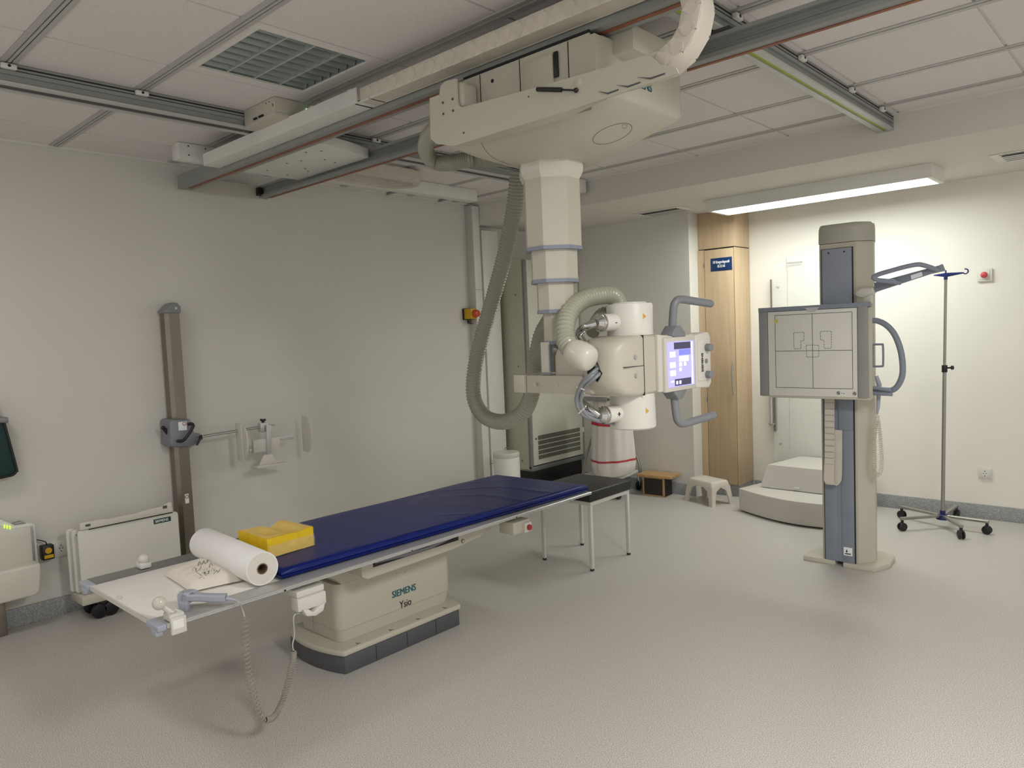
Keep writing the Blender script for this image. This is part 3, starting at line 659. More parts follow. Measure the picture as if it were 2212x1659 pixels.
rail = [(TX1, TZ-.012), (TX1, TZ-.007), (TX1-.002, TZ-.0062), (TX1-.002, TZ-.0052), (TX1, TZ-.0045), (TX1, TZ-.001), (TX1-.004, TZ+.002), (TX1-.098, TZ+.001), (TX1-.102, TZ-.002), (TX1-.102, TZ-.012), (TX1-.05, TZ-.013), (TX1-.006, TZ-.013)]
s1 = part(T, 'side_rail', MB().prism(rail, 'xz', TYA+.02, TYB), M_alul, 'brushed aluminium rail on the near side')
part(s1, 'screw', MB().cyl((TX1-.001, 1.42, TZ-.0095), (TX1+.0012, 1.42, TZ-.010), .004, n=8).cyl((TX1-.001, 2.05, TZ-.0095), (TX1+.0012, 2.05, TZ-.010), .003, n=8)
     .cyl((TX1-.001, 2.75, TZ-.0095), (TX1+.0012, 2.75, TZ-.010), .004, n=8).cyl((TX1-.001, 3.2, TZ-.0095), (TX1+.0012, 3.2, TZ-.010), .003, n=8), M_groove)
rail2 = [(TX0+TX1-x, z) for x, z in rail]
part(T, 'side_rail', MB().prism(rail2, 'xz', TYA+.02, TYB), M_alu, 'aluminium rail on the wall side')
for xa, xb in ((TX1-.108, TX1+.002), (TX0-.002, TX0+.108)):
    part(T, 'end_cap', MB().box(xa+.006, xb-.004, TYA-.012, TYA+.022, TZ-.021, TZ+.0025, .006, 3).box(xa+.055, xb-.012, TYA-.016, TYA+.010, TZ-.036, TZ-.014, .005), M_lav, 'lavender-grey plastic end cap')
part(T, 'end_edge', MB().box(TX0+.10, TX1-.10, TYA-.002, TYA+.005, TZ-.018, TZ-.002), M_creaml)
# base
def outline(x0, x1, y0, y1, bul):
    """plan outline with bowed short ends"""
    pts = []
    n = 10
    for i in range(n+1):
        a = i/n; pts.append((x0+(x1-x0)*a, y0-bul*math.sin(PI*a)**.8*1.0*(1-.0*a)))
    for i in range(n+1):
        a = i/n; pts.append((x1-(x1-x0)*a, y1+bul*math.sin(PI*a)**.8))
    return pts
bx0, bx1 = -3.235, -2.770
ft = part(T, 'plinth', MB().prism(outline(bx0, bx1, 1.815, 2.52, .045), 'xy', 0, .082, .006), M_darkg)
for y_g in (1.985, 2.17, 2.355): part(ft, 'panel_gap', MB().box(bx1-.001, bx1+.0008, y_g, y_g+.003, .008, .078), M_groove)
pf = part(T, 'foot_platform', MB().prism(outline(bx0-.005, bx1+.008, 1.808, 2.527, .05), 'xy', .084, .112, .009, 3), M_cream)
mb = MB()
for y in (1.90, 2.09, 2.26, 2.44): mb.tube([(bx1-.012, y-.014, .1125), (bx1-.012, y+.010, .1125)], .0012, 4).tube([(bx1-.03, y-.006, .1125), (bx1-.014, y, .1125)], .0012, 4)
part(pf, 'pedal_mark', mb, M_ink)
hb = MB()
def hring(z, g): return [(x, y, z) for x, y in rrect(-3.20-g, -2.835+g, 1.835-g, 2.535+g, .045, 6)]
hb.loft([hring(.113, -.012), hring(.168, -.002), hring(.172, -.001), hring(.176, 0), hring(.37, .002), hring(.39, .002)])
bs = part(T, 'pedestal', hb, M_cream, smooth=50)
part(bs, 'panel_seam', MB().tube([(x, y, .173) for x, y in rrect(-3.1985, -2.8365, 1.8365, 2.5335, .045, 6)], .0012, 5, closed=True)
     .tube([(-3.05, 1.8335, .12), (-3.05, 1.8335, .23), (-3.08, 1.8335, .24), (-3.08, 1.8335, .39)], .0010, 5), M_handle)
part(bs, 'screw', MB().cyl((-2.8345, 2.185, .347), (-2.8305, 2.185, .347), .008, n=16).cyl((-2.8345, 2.235, .347), (-2.8305, 2.235, .347), .008, n=16), M_cream)
text(bs, 'lettering', 'SIEMENS', .047, (-2.8325, 2.141, .241), (0, 1, 0), (0, 0, 1), M_teal, bold=.0007, sx=.86)
text(bs, 'model_lettering', 'Ysio', .050, (-2.8325, 2.185, .1765), (0, 1, 0), (0, 0, 1), M_ink, sx=.85)
# upper sledge
sl = MB().prism([(1.62, .528), (1.62, .50), (1.83, .425), (1.86, .39), (2.56, .39), (2.66, .405), (2.94, .50), (2.94, .528)], 'yz', -3.19, -2.83, .004)
sd = part(T, 'sledge', sl, M_cream)
dw = part(T, 'detector_drawer', MB().prism([(1.868, .535), (1.868, .452), (1.90, .434), (2.42, .442), (2.62, .462), (2.70, .490), (2.70, .535)], 'yz', -2.829, -2.68, .003), M_cream)
part(dw, 'drawer_gap', MB().box(-2.682, -2.6792, 1.93, 2.455, .480, .534), M_black)
part(dw, 'drawer_slide', MB().prism([(1.94, .496), (2.12, .484), (2.28, .484), (2.36, .494), (2.45, .506), (2.45, .512), (2.34, .502), (2.24, .496), (1.94, .506)], 'yz', -2.6795, -2.674), M_handle)
part(dw, 'guide_wheel', MB().box(-2.70, -2.665, 2.50, 2.56, .505, .534, .006), M_lav)
lk = at(1000, 1169, 'x', -2.679)
part(dw, 'lock', MB().cyl(lk, lk+V((.0015, 0, 0)), .0105, n=24), M_ink)
part(dw, 'lock_face', MB().cyl(lk, lk+V((.0025, 0, 0)), .0075, n=24), M_cream)
for y0, y1 in ((1.45, 1.80), (2.80, 3.05)):
    part(T, 'cross_carrier', MB().box(TX0+.12, TX1-.12, y0, y0+.05, .505, .534, .003).box(TX0+.12, TX1-.12, y1, y1+.05, .505, .534, .003), M_cream)
part(T, 'underside_frame', MB().box(-3.20, -2.78, 1.30, 3.10, .522, .537, .003), M_alu)
sb = part(T, 'stop_switch_box', MB().box(-2.66, -2.556, 2.73, 2.86, .458, .522, .004), M_cream)
ey, ez = 2.845, .482
part(sb, 'switch_shroud', MB().cyl((-2.558, 2.83, ez), (-2.540, 2.83, ez), .036, n=4, b=.006).xf(Matrix.Translation((-2.55, 2.83, ez)) @ Matrix.Rotation(PI/4, 4, 'X') @ Matrix.Translation((2.55, -2.83, -ez))), M_white)
part(sb, 'stop_button', MB().cyl((-2.54, 2.83, ez), (-2.527, 2.83, ez), .0155, n=20, b=.003), M_red, 'red emergency button')
tk = part(T, 'cable_hook', MB().box(-2.63, -2.560, 1.475, 1.60, .498, .524, .004).box(-2.60, -2.548, 1.47, 1.60, .445, .498, .006).prism([(1.485, .455), (1.50, .425), (1.54, .415), (1.575, .425), (1.585, .455), (1.56, .45), (1.53, .432), (1.51, .45)], 'yz', -2.575, -2.535, .003), M_white, 'white plastic cord hook')

# mattress
def mat_pts(z, g, sag=0):
    n = 30; pts = []
    c = [(-3.275+g, 1.50+g), (-2.640-g, 1.46+g), (-2.575-g, 3.40-g), (-3.275+g, 3.36-g)]
    for i in range(4):
        a, b = c[i], c[(i+1) % 4]
        m = 24 if i % 2 else 10
        for k_ in range(m):
            f = k_/m; x = a[0]+(b[0]-a[0])*f; y = a[1]+(b[1]-a[1])*f
            pts.append((x, y, z+sag*0.0012*math.sin(7*y+4*x)))
    return pts
mb = MB()
lift = lambda y: 0.0
mb.loft([mat_pts(TZ+.003, .008), mat_pts(TZ+.006, 0), mat_pts(TZ+.017, -.002), mat_pts(TZ+.0185, .004), mat_pts(TZ+.021, -.001), mat_pts(TZ+.034, .001, 1), mat_pts(TZ+.040, .008, 1), mat_pts(TZ+.042, .02, 1)], caps=True)
def mtop(a, b):
    P = [V((-3.255, 1.52, 0)), V((-2.660, 1.48, 0)), V((-2.595, 3.38, 0)), V((-3.255, 3.34, 0))]
    p = (P[0]*(1-a)+P[1]*a)*(1-b)+(P[3]*(1-a)+P[2]*a)*b
    e = min(1, 12*a, 12*(1-a), 20*b, 20*(1-b))
    wq = math.exp(-((b-.80)/.16)**2)*(.35+.65*a); w2 = math.exp(-((b-.52)/.06)**2)*max(0, a-.6)*1.6
    fold = max(0, math.sin(46*b-9*a+2.2*math.sin(5*a+3*b)))**3*wq+max(0, math.sin(60*b-20*a))**2*w2
    p.z = TZ+.0422+e*(.0045*fold+.0012*math.sin(5*b*3+4*a)**2); return p
mb.grid(mtop, 60, 220)
solo('mattress', 'long dark blue vinyl mattress lying on the x-ray table', 'mattress', mb, M_mattress, smooth=60)
mb = MB()

# paper roll
ra = at(567, 1229, 'z', TZ+.068); rb = at(446, 1174, 'z', TZ+.070)
ax = (rb-ra); ax.z = 0; ax.normalize(); ra.z = rb.z = TZ+.0685
rb = ra+ax*0.575
t = thing('paper_roll', 'thick white paper towel roll lying across the end of the blue mattress', 'paper roll', (ra+rb)/2-V((0, 0, .066)))
q1 = ax.cross(V((0, 0, 1))).normalized(); q2 = V((0, 0, 1))
def rr(s, r, n=48): return [ra+ax*s+(q1*math.cos(k*2*PI/n)+q2*math.sin(k*2*PI/n))*r for k in range(n)]
Lr = .575
part(t, 'paper', MB().loft([rr(.001, .061), rr(0, .0645), rr(.002, .066), rr(Lr-.002, .066), rr(Lr, .0645), rr(Lr, .02)], caps=False), M_paper, smooth=60)
part(t, 'paper_end', MB().loft([rr(.0005, .0645), rr(.0025, .05), rr(.001, .035), rr(.002, .021)], caps=False), M_paper2)
part(t, 'core', MB().loft([rr(.000, .0215), rr(-.001, .0195), rr(.0, .0175), rr(.20, .0165)], caps=False).loft([rr(.2, .0165), rr(.2005, .016)], caps=True), M_card, 'brown cardboard core')
sp = MB(); w0 = at(512, 1152, 'z', TZ+.048)
sp.grid(lambda a, b: V((-3.18+.20*a, 1.64+.05*b, TZ+.045+.012*math.sin(PI*b)*(1-a)+.006*math.sin(6*a))), 10, 6)
solo('paper_sheet', 'small white paper scrap showing between the paper roll and yellow block', 'paper', sp, M_paper)

# yellow positioning cushion in film
base = [at(600, 1204, 'z', TZ+.044), at(680, 1177, 'z', TZ+.044)]
a0 = V((-2.815, 1.500, 0)); ex = V((-0.06, 1, 0)).normalized(); ey_ = V((-1, -.05, 0)).normalized()
Lb, Wb = .238, .238
def blk(u, v, g=0):  # u along y, v to the wall
    z = .081-.016*math.exp(-((u-.68)/.12)**2)*(.3+.7*v)+.004*math.exp(-((u-.92)/.1)**2) - .012*math.exp(-(((u-.38)/.22)**2+((v-.5)/.28)**2))+.006*v*(u < .5)*(1-2*u)
    p = a0+ex*(Lb*(.02+.96*u))+ey_*(Wb*(.02+.96*v)); p.z = TZ+.0445+z+g; return p
mb = MB(); n1, n2 = 22, 12
mb.grid(lambda a, b: blk(a, b), n1, n2)
def side(f): mb.grid(lambda a, b: (lambda P: V((P.x, P.y, TZ+.0445+(P.z-TZ-.0445)*b)))(f(a)), 20, 5)
side(lambda a: blk(a, 0)); side(lambda a: blk(a, 1)); side(lambda a: blk(0, a)); side(lambda a: blk(1, a))
bmesh.ops.remove_doubles(mb.bm, verts=mb.bm.verts, dist=.0008); bmesh.ops.recalc_face_normals(mb.bm, faces=mb.bm.faces)
t = thing('foam_block', 'yellow foam head cushion wrapped in clear film on the blue mattress', 'foam cushion', a0+ex*Lb/2+ey_*Wb/2+V((0, 0, TZ+.0445)))
part(t, 'foam', mb, M_yellow, smooth=50)
mb = MB()
def wr(P, k): return P+V((math.sin(37*P.y+k)*.0025, math.sin(41*P.z+k)*.002, 0))
mb.grid(lambda a, b: wr(V(blk(a, 0))*0+V((blk(a, 0).x+.005+.003*math.sin(23*a)*math.sin(9*b), blk(a, 0).y, TZ+.045+.052*b)), 1), 24, 8)
mb.grid(lambda a, b: V((blk(0, a).x, blk(0, a).y-.005-.002*math.sin(19*a), TZ+.045+.03*b*(1-.5*a))), 14, 5)
mb.grid(lambda a, b: V((blk(1, a).x, blk(1, a).y+.006+.006*math.sin(11*a)*b, TZ+.045+(.078)*b)), 14, 6)
mb.grid(lambda a, b: blk(a, b, .003+.001*math.sin(25*a)*math.sin(17*b)), 20, 12)
part(t, 'wrapping', mb, M_film, 'clear crinkled plastic wrap', smooth=60)

# sand cushion
t_ = [at(357, 1240, 'z', TZ+.01), at(411, 1276, 'z', TZ+.01), at(525, 1251, 'z', TZ+.01), at(447, 1208, 'z', TZ+.01)]
mb = MB()
def pill(a, b, s):
    P = (t_[0]*(1-a)+t_[1]*a)*(1-b)+(t_[3]*(1-a)+t_[2]*a)*b
    cx_ = (t_[0]+t_[1]+t_[2]+t_[3])/4
    e = max(0, (1-abs(2*a-1)**4.0)*(1-abs(2*b-1)**4.0))
    pin = .06*(1-max(abs(2*a-1), abs(2*b-1)))*0 + .05*min((1-abs(2*a-1)), (1-abs(2*b-1)))*0
    inset = .05*((1-(2*b-1)**2)*(1 if abs(2*a-1) > .8 else 0)+(1-(2*a-1)**2)*(1 if abs(2*b-1) > .8 else 0))*.25
    P = P+(cx_-P)*inset
    P.z = TZ+.005+(.040*e**.5 if s > 0 else -.001*e)+.002*math.sin(30*a)*e*(1 if s > 0 else 0)+(.001 if s > 0 else 0)
    return P
mb.grid(lambda a, b: pill(a, b, 1), 24, 24); mb.grid(lambda a, b: pill(a, b, -1), 24, 24)
t = thing('sand_cushion', 'small off-white cloth cushion with handwriting on the white tabletop', 'cushion', (t_[0]+t_[2])/2-V((0, 0, .01)))
bmesh.ops.remove_doubles(mb.bm, verts=mb.bm.verts, dist=.0012)
bmesh.ops.recalc_face_normals(mb.bm, faces=mb.bm.faces)
pbm = mb.bm.copy()
part(t, 'cover', mb, M_cloth, smooth=70)
cc_ = caster(pbm)
mb = MB()
strokes = [[(415, 1232), (420, 1226), (424, 1231)], [(419, 1243), (427, 1222), (434, 1224), (430, 1232), (424, 1235), (436, 1243)], [(437, 1238), (441, 1231), (443, 1238), (447, 1229), (450, 1236), (453, 1226)],
           [(446, 1244), (440, 1236), (449, 1240), (452, 1231)], [(452, 1226), (455, 1216), (460, 1222), (463, 1213)], [(428, 1222), (431, 1213), (436, 1220), (440, 1211), (444, 1218), (449, 1209)],
           [(456, 1234), (459, 1227), (463, 1233), (466, 1225)], [(430, 1250), (436, 1246), (441, 1250)], [(436, 1207), (441, 1203), (447, 1205)], [(462, 1240), (468, 1232), (471, 1237), (475, 1229)]]
for st_k in strokes:
    P = [cc_(u, v, .0004) for u, v in st_k]; P = [p for p in P if p is not None]
    if len(P) > 2: mb.tube(catmull(P, 5), .0008, 4)
part(t, 'handwriting', mb, M_ink)

# hand switch with coiled cord
t = thing('hand_switch', 'blue-grey handheld switch with a coiled cord hanging off the table rail', 'hand switch', at(430, 1310, 'z', TZ))
hd0 = at(400, 1300, 'z', TZ+.035); hd1 = at(488, 1294, 'z', TZ+.035)
ps = [at(392, 1297, 'z', TZ+.03), at(402, 1288, 'z', TZ+.038), at(425, 1289, 'z', TZ+.04), at(455, 1291, 'z', TZ+.036), at(489, 1291, 'z', TZ+.032)]
cc = resample(catmull(ps, 8), .004)
def hsz(i): f = i/len(cc); return (.026 if f < .28 else .026-(f-.28)*.05 if f < .5 else .0155)
fr = frames(cc); rings = []
for i, (p, (tt, N, B)) in enumerate(zip(cc, fr)):
    r = hsz(i)*(min(1, .55+i*.12)); up_ = V((0, 0, 1)); sd_ = tt.cross(up_).normalized()
    dz = .020 if i < len(cc)*.3 else .013
    rings.append([p+sd_*r*cx_+up_*dz*cz_ for cx_, cz_ in ((-1, -.6), (-.7, -1), (.7, -1), (1, -.6), (1, .6), (.7, 1), (-.7, 1), (-1, .6))])
part(t, 'grip', MB().loft(rings).prism([tuple(at(u, v, 'z', TZ+.02)[:2]) for u, v in ((384, 1307), (403, 1312), (410, 1302), (392, 1294))], 'xy', TZ+.001, TZ+.03, .003), M_lav, smooth=40)
part(t, 'button', MB().ball(at(415, 1283, 'z', TZ+.052), (.012, .008, .004)).ball(at(400, 1286, 'z', TZ+.05), (.006, .006, .003)), M_handle)
part(t, 'strain_relief', MB().cyl(at(488, 1292, 'z', TZ+.032), at(510, 1296, 'z', TZ+.02), .008, .004, n=12), M_lav)
top = [at(510, 1296, 'z', TZ+.02), at(517, 1302, 'z', TZ+.01), V((-2.53, 1.235, TZ-.02)), V((-2.525, 1.24, TZ-.05))]
c1 = [V(top[-1]), at(529, 1380, 'x', -2.52), at(537, 1450, 'x', -2.52), at(556, 1530, 'x', -2.52), at(572, 1555, 'x', -2.52)]
c2 = [V(c1[-1]), at(590, 1550, 'x', -2.53), at(608, 1520, 'x', -2.54), at(622, 1475, 'x', -2.55), at(633, 1425, 'x', -2.56), at(634, 1405, 'x', -2.56)]
c3 = [V(c2[-1]), at(632, 1392, 'x', -2.56), at(636, 1370, 'x', -2.56), at(635, 1330, 'x', -2.56), V((-2.565, 1.50, .43))]
part(t, 'cord', MB().tube(catmull(top, 6), .0028, 8).tube(catmull(c3, 6), .0028, 8), M_alul)
m1 = MB(); coil(m1, c1, .0115, .0022, 25); coil(m1, c2, .0105, .0024, 52)
part(t, 'coiled_cord', m1, mat('cord_grey', (158, 152, 142), .5))

# ball handle clamps
def ball_clamp(px, label, wall):
    x, y = px
    t = thing('ball_grip', label, 'ball grip', (x, y, TZ))
    sg = -1 if wall else 1
    part(t, 'clamp', MB().box(x-.028, x+.028, y-.022, y+.03, TZ+.003, TZ+.028, .005).box(x+sg*.028-.004, x+sg*.028+.012, y-.022, y+.03, TZ-.040, TZ+.018, .003) if not wall else MB().box(x-.03, x+.03, y-.02, y+.026, TZ+.003, TZ+.028, .006), M_white)
    bc_ = at(344, 1303, 'x', TX1-.045) if not wall else at(310, 1208, 'x', TX0+.055)
    q0 = V((x, y, TZ+.022)); r_ = .0235 if not wall else .0215
    part(t, 'neck', MB().cyl(q0, q0.lerp(bc_, .8), .014, .009, n=20), M_creaml)
    part(t, 'knob', MB().ball(bc_, r_, 28), M_creaml)
    return t
p = at(358, 1330, 'z', TZ+.01); b1 = ball_clamp((TX1-.030, p.y+.01), 'white ball grip clamped to the near table rail, with printed label', False)
part(b1, 'printed_label', MB().box(TX1-.050, TX1-.012, p.y-.006, p.y+.030, TZ+.0282, TZ+.0286).box(TX1+.0100, TX1+.0104, p.y-.006, p.y+.03, TZ-.02, TZ+.01), M_paper)
mb = MB()
for i in range(7): mb.box(TX1-.046+.005*i, TX1-.0445+.005*i, p.y-.002, p.y+(.018 if i % 2 else .024), TZ+.0286, TZ+.0289)
part(b1, 'label_print', mb, M_ink)
p = at(299, 1217, 'z', TZ+.012); ball_clamp((TX0+.045, p.y), 'white ball grip on the wall-side table rail', True)

# ================================================================== LEFT WALL ITEMS
# steel column stand with head holder
t = thing('head_holder_stand', 'tall brushed steel wall post with a swivel arm and cream head clamps', 'head holder', (-4.675, 1.955, 0))
T = t
SX0, SX1, SY0, SY1 = -4.725, -4.640, 1.905, 1.99
part(T, 'post', MB().prism([(SX0, SY0), (SX1-.02, SY0), (SX1, SY0+.02), (SX1, SY1), (SX0, SY1)], 'xy', 0.0, 1.715), M_steel)
part(T, 'post_cap', MB().prism([(SY0-.012, 1.715), (SY1+.008, 1.715), (SY1+.010, 1.755), (SY1-.01, 1.778), (SY1-.04, 1.782), (SY0+.02, 1.76), (SY0-.012, 1.728)], 'yz', SX0-.008, SX1+.008, .006, 3), M_handle)
part(T, 'cap_plug', MB().cyl((SX1+.007, SY1-.022, 1.745), (SX1+.011, SY1-.022, 1.745), .008, n=16), M_alul)
SXF = SX1+.055
def sl_(u, v, x=SXF): return at(u, v, 'x', x)
q = [sl_(u, v) for u, v in ((367, 912), (372, 906), (410, 905), (416, 912), (419, 932), (424, 936), (432, 936), (439, 940), (440, 950), (432, 953), (420, 962), (408, 965), (375, 967), (369, 962))]
br = part(T, 'bracket', MB().prism([(p.y, p.z) for p in q], 'yz', SX0-.012, SXF, .010, 3), mat('cast_grey', (128, 132, 138), .42, .3))
part(br, 'sticker', MB().prism([(p.y, p.z) for p in [sl_(385, 912, SXF+.001), sl_(403, 910, SXF+.001), sl_(404, 929, SXF+.001), sl_(386, 930, SXF+.001)]], 'yz', SXF, SXF+.001), M_signw)
c = sl_(398, 915, SXF+.002); part(br, 'prohibition_mark', MB().tube([c+V((0, .010*math.cos(a*PI/8), .010*math.sin(a*PI/8))) for a in range(16)], .0018, 5, closed=True), M_red)
def lever(pts, r): 
    return MB().tube(catmull(pts, 6), r, 12).ball(pts[0], r).ball(pts[-1], r)
part(br, 'lever', lever([sl_(408, 916, SXF+.02), sl_(416, 916, SXF+.03), sl_(416, 924, SXF+.03), sl_(398, 950, SXF+.03), sl_(385, 953, SXF+.02)], .009), M_black, 'black angled clamping lever')
part(br, 'lever', MB().tube([sl_(425, 962, SXF+.02), sl_(434, 944, SXF+.02)], .007, 12).ball(sl_(434, 944, SXF+.02), .011), M_black)
part(br, 'knob', MB().tube([sl_(353, 925, SX1), sl_(362, 936, SX1)], .011, 12).ball(sl_(352, 924, SX1), .012).ball(sl_(363, 937, SX1), .011).ball(sl_(358, 930, SX1), .013).cyl(sl_(363, 930, SX1), sl_(371, 929, SX1), .012), M_black)
AXX = -4.56
pa, pb = sl_(436, 943, AXX), sl_(566, 922, AXX)
part(T, 'arm_rod', MB().cyl(pa, pb, .0095, n=20), M_chrome, 'chrome horizontal rod')
jb = part(T, 'joint', MB().prism([(p.y, p.z) for p in [sl_(562, 914, AXX+.02), sl_(580, 912, AXX+.02), sl_(580, 932, AXX+.02), sl_(563, 934, AXX+.02)]], 'yz', AXX-.02, AXX+.025, .004), M_alul)
part(jb, 'knob', MB().ball(sl_(568, 909, AXX), .012).ball(sl_(564, 907, AXX), .008).ball(sl_(572, 907, AXX), .008), M_black)
part(jb, 'pin', MB().cyl(sl_(580, 918, AXX), sl_(594, 918, AXX), .006, n=12), M_alul)
HX = -4.52
def hp(pts, x0, x1, bev=.002): return MB().prism([(p.y, p.z) for p in [at(u, v, 'x', HX) for u, v in pts]], 'yz', x0, x1, bev)
part(T, 'hanger', hp(((575, 918), (585, 918), (586, 980), (576, 981)), HX-.004, HX+.004, .001), M_alul)
part(T, 'slide_housing', hp(((548, 951), (606, 943), (606, 971), (549, 979)), HX-.030, HX-.006, .003), M_creaml)
part(T, 'slide_bar', hp(((541, 971), (548, 969), (548, 977), (541, 979)), HX-.022, HX-.014, .001), M_alul)
part(T, 'slide_bar', hp(((606, 943), (638, 941), (638, 949), (606, 952)), HX-.022, HX-.014, .001), M_alul)
def clampplate(uc, v0, v1, sgn):
    """rounded side plate seen edge-on: plate lies across the wall direction"""
    p0, p1 = at(uc, v0, 'x', HX), at(uc, v1, 'x', HX); zm = (p0.z+p1.z)/2; hz = (p0.z-p1.z)/2; y = p0.y
    prof = [(HX-.005, zm+hz), (HX+.0, zm+hz), (HX+.0, zm-hz), (HX-.005, zm-hz)]
    mb = MB().box(HX-.075, HX+.005, y-.006, y+.006, zm-hz, zm+hz, .004)
    mb.prism([(HX+.004+.055*math.sin(PI*i/12), zm+hz*math.cos(PI*i/12)*.92) for i in range(13)], 'xz', y-.004+sgn*.008, y+.004+sgn*.008, .001)
    return mb
part(T, 'side_pad', clampplate(521, 915, 997, 1), M_creaml, 'cream ear clamp')
part(T, 'side_pad', clampplate(664, 899, 977, -1), M_creaml, 'cream ear clamp')
part(T, 'chin_rest', hp(((551, 1009), (556, 1005), (619, 998), (619, 1001), (553, 1012)), HX-.03, HX+.03, .002).prism([(p.y, p.z) for p in [at(570, 983, 'x', HX), at(588, 981, 'x', HX), at(600, 1000, 'x', HX), at(560, 1005, 'x', HX)]], 'yz', HX-.003, HX+.001, .001), M_creaml)
st_ = at(404, 1077, 'x', SX1+.001); part(T, 'sticker', MB().box(SX1, SX1+.0008, st_.y-.012, st_.y+.012, st_.z-.03, st_.z+.03), M_signw)
part(T, 'prohibition_mark', MB().tube([V((SX1+.0015, st_.y+.010*math.cos(a*PI/8), st_.z+.012+.010*math.sin(a*PI/8))) for a in range(16)], .002, 5, closed=True), M_red)

# stacked grid boards on a cart
t = thing('detector_cart', 'low cart holding upright cream panels against the left wall behind the table end', 'cart', (-4.56, 1.55, 0))
T = t
CXF = -4.50
for k_, x in enumerate((-4.60, -4.555, CXF)):
    dy = -.028+.014*k_ if k_ < 2 else 0
    mbp = MB().prism(rrect(1.285+dy, 1.835+dy, .15, .512, .02, 4), 'yz', x-.016, x, .003)
    pn = part(T, 'panel', mbp, mat('panel_cream', (214, 212, 202), .4))
    if k_ == 2: front = pn
part(front, 'carry_handle', MB().prism([(1.298, .514), (1.298, .548), (1.31, .556), (1.42, .553), (1.45, .547), (1.55, .549), (1.60, .547), (1.615, .553), (1.74, .560), (1.79, .577), (1.80, .572), (1.805, .514)], 'yz', CXF-.014, CXF+.008, .004, 3), M_creaml)
part(front, 'handle_shadow_gap', MB().box(CXF-.002, CXF+.0085, 1.34, 1.80, .510, .514), M_groove)
part(front, 'latch', MB().box(CXF+.006, CXF+.009, 1.325, 1.35, .530, .543).box(CXF+.006, CXF+.009, 1.745, 1.77, .545, .562), M_darkg)
lg = part(front, 'name_plate', MB().box(CXF, CXF+.0015, 1.69, 1.79, .462, .490), M_tealbg)
text(lg, 'lettering', 'SIEMENS', .022, (CXF+.0018, 1.697, .469), (0, 1, 0), (0, 0, 1), M_signw, bold=.0003, sx=.95)
mb = MB()
for z in (.48, .21):
    mb.cyl((-4.59, 1.30, z), (-4.52, 1.30, z), .008, n=10)
part(T, 'spacer', mb, M_black)
part(T, 'cart_frame', MB().box(-4.66, -4.46, 1.27, 1.86, .10, .148, .005), M_cream)
for x, y in ((-4.49, 1.36), (-4.49, 1.42), (-4.62, 1.36), (-4.49, 1.78), (-4.62, 1.78)):
    part(T, 'castor', MB().cyl((x-.012, y, .042), (x+.012, y, .042), .042, n=24, b=.006).box(x-.006, x+.006, y-.01, y+.01, .05, .10), M_black, 'black rubber castor')

# wall socket, adapter
t = thing('wall_socket', 'double white wall socket beside the charging unit on the left wall', 'socket', (XW, 1.27, .32))
part(t, 'plate', MB().box(XW, XW+.009, 1.15, 1.305, .338, .428, .002).box(XW+.008, XW+.011, 1.235, 1.297, .348, .420, .002), M_wpaint)
part(t, 'outlet', MB().cyl((XW+.009, 1.262, .385), (XW+.0125, 1.262, .385), .022, n=24), M_white)
part(t, 'contact_hole', MB().cyl((XW+.011, 1.254, .385), (XW+.0135, 1.254, .385), .003, n=8).cyl((XW+.011, 1.270, .385), (XW+.0135, 1.270, .385), .003, n=8).cyl((XW+.011, 1.262, .401), (XW+.0135, 1.262, .401), .003, n=8).cyl((XW+.011, 1.262, .369), (XW+.0135, 1.262, .369), .003, n=8), M_ink)
t = thing('power_adapter', 'black plug adapter with yellow sticker in the left wall socket', 'adapter', (XW+.03, 1.185, .34))
part(t, 'housing', MB().box(XW+.010, XW+.065, 1.155, 1.215, .345, .428, .006), M_black)
part(t, 'sticker', MB().box(XW+.065, XW+.0665, 1.163, 1.209, .355, .374).cyl((XW+.065, 1.186, .398), (XW+.0665, 1.186, .398), .017, n=20), M_yel2, 'yellow warning sticker')
part(t, 'cord', MB().tube(catmull([(XW+.04, 1.185, .427), (XW+.04, 1.180, .445), (XW+.04, 1.15, .462), (XW+.04, 1.11, .475), (XW+.04, 1.08, .478)], 6), .003, 6), M_black)

# charging unit
t = thing('detector_holder', 'cream wall unit with green lights and a curved tray at the left edge', 'detector holder', (-4.66, .9, 0))
T = t
ux = -4.63
def up_(u, v, x=ux): p = at(u, v, 'x', x); return (p.y, p.z)
part(T, 'back_housing', MB().prism([(.45, .30), (.45, .62), up_(0, 1121), up_(28, 1133), up_(40, 1131), up_(62, 1130), up_(76, 1132), up_(84, 1220)], 'yz', XW+.001, ux, .006), M_wpaint)
part(T, 'door', MB().prism([(.45, .31), (.45, .60), up_(0, 1135, ux+.01), up_(25, 1143, ux+.01), up_(68, 1136, ux+.01), up_(74, 1220, ux+.01)], 'yz', ux, ux+.012, .003), M_creaml)
part(T, 'handle_recess', MB().prism([up_(28, 1131, ux), up_(45, 1126, ux), up_(56, 1130, ux), up_(30, 1134, ux)], 'yz', ux-.03, ux+.006, .002), M_alu)
for k_ in range(3):
    c = at(9.5+6*k_, 1137+1.2*k_, 'x', ux+.014)
    part(T, 'status_light', MB().ball(c, (.002, .0036, .011)), M_led, 'glowing green light')
c = [up_(0, 1235, -4.53), up_(60, 1222, -4.53), up_(88, 1216, -4.53), up_(90, 1230, -4.53), up_(88, 1275, -4.53), up_(80, 1286, -4.53), up_(0, 1306, -4.53), (.45, .18), (.45, .36)]
part(T, 'tray', MB().prism(c, 'yz', XW+.001, -4.53, .012, 3), M_creaml)
part(T, 'post', MB().box(-4.70, -4.64, .90, .955, 0, .20, .004), M_steel)
part(T, 'post', MB().box(-4.70, -4.64, .86, .885, 0, .20, .003), mat('tan_tube', (120, 96, 70), .6))
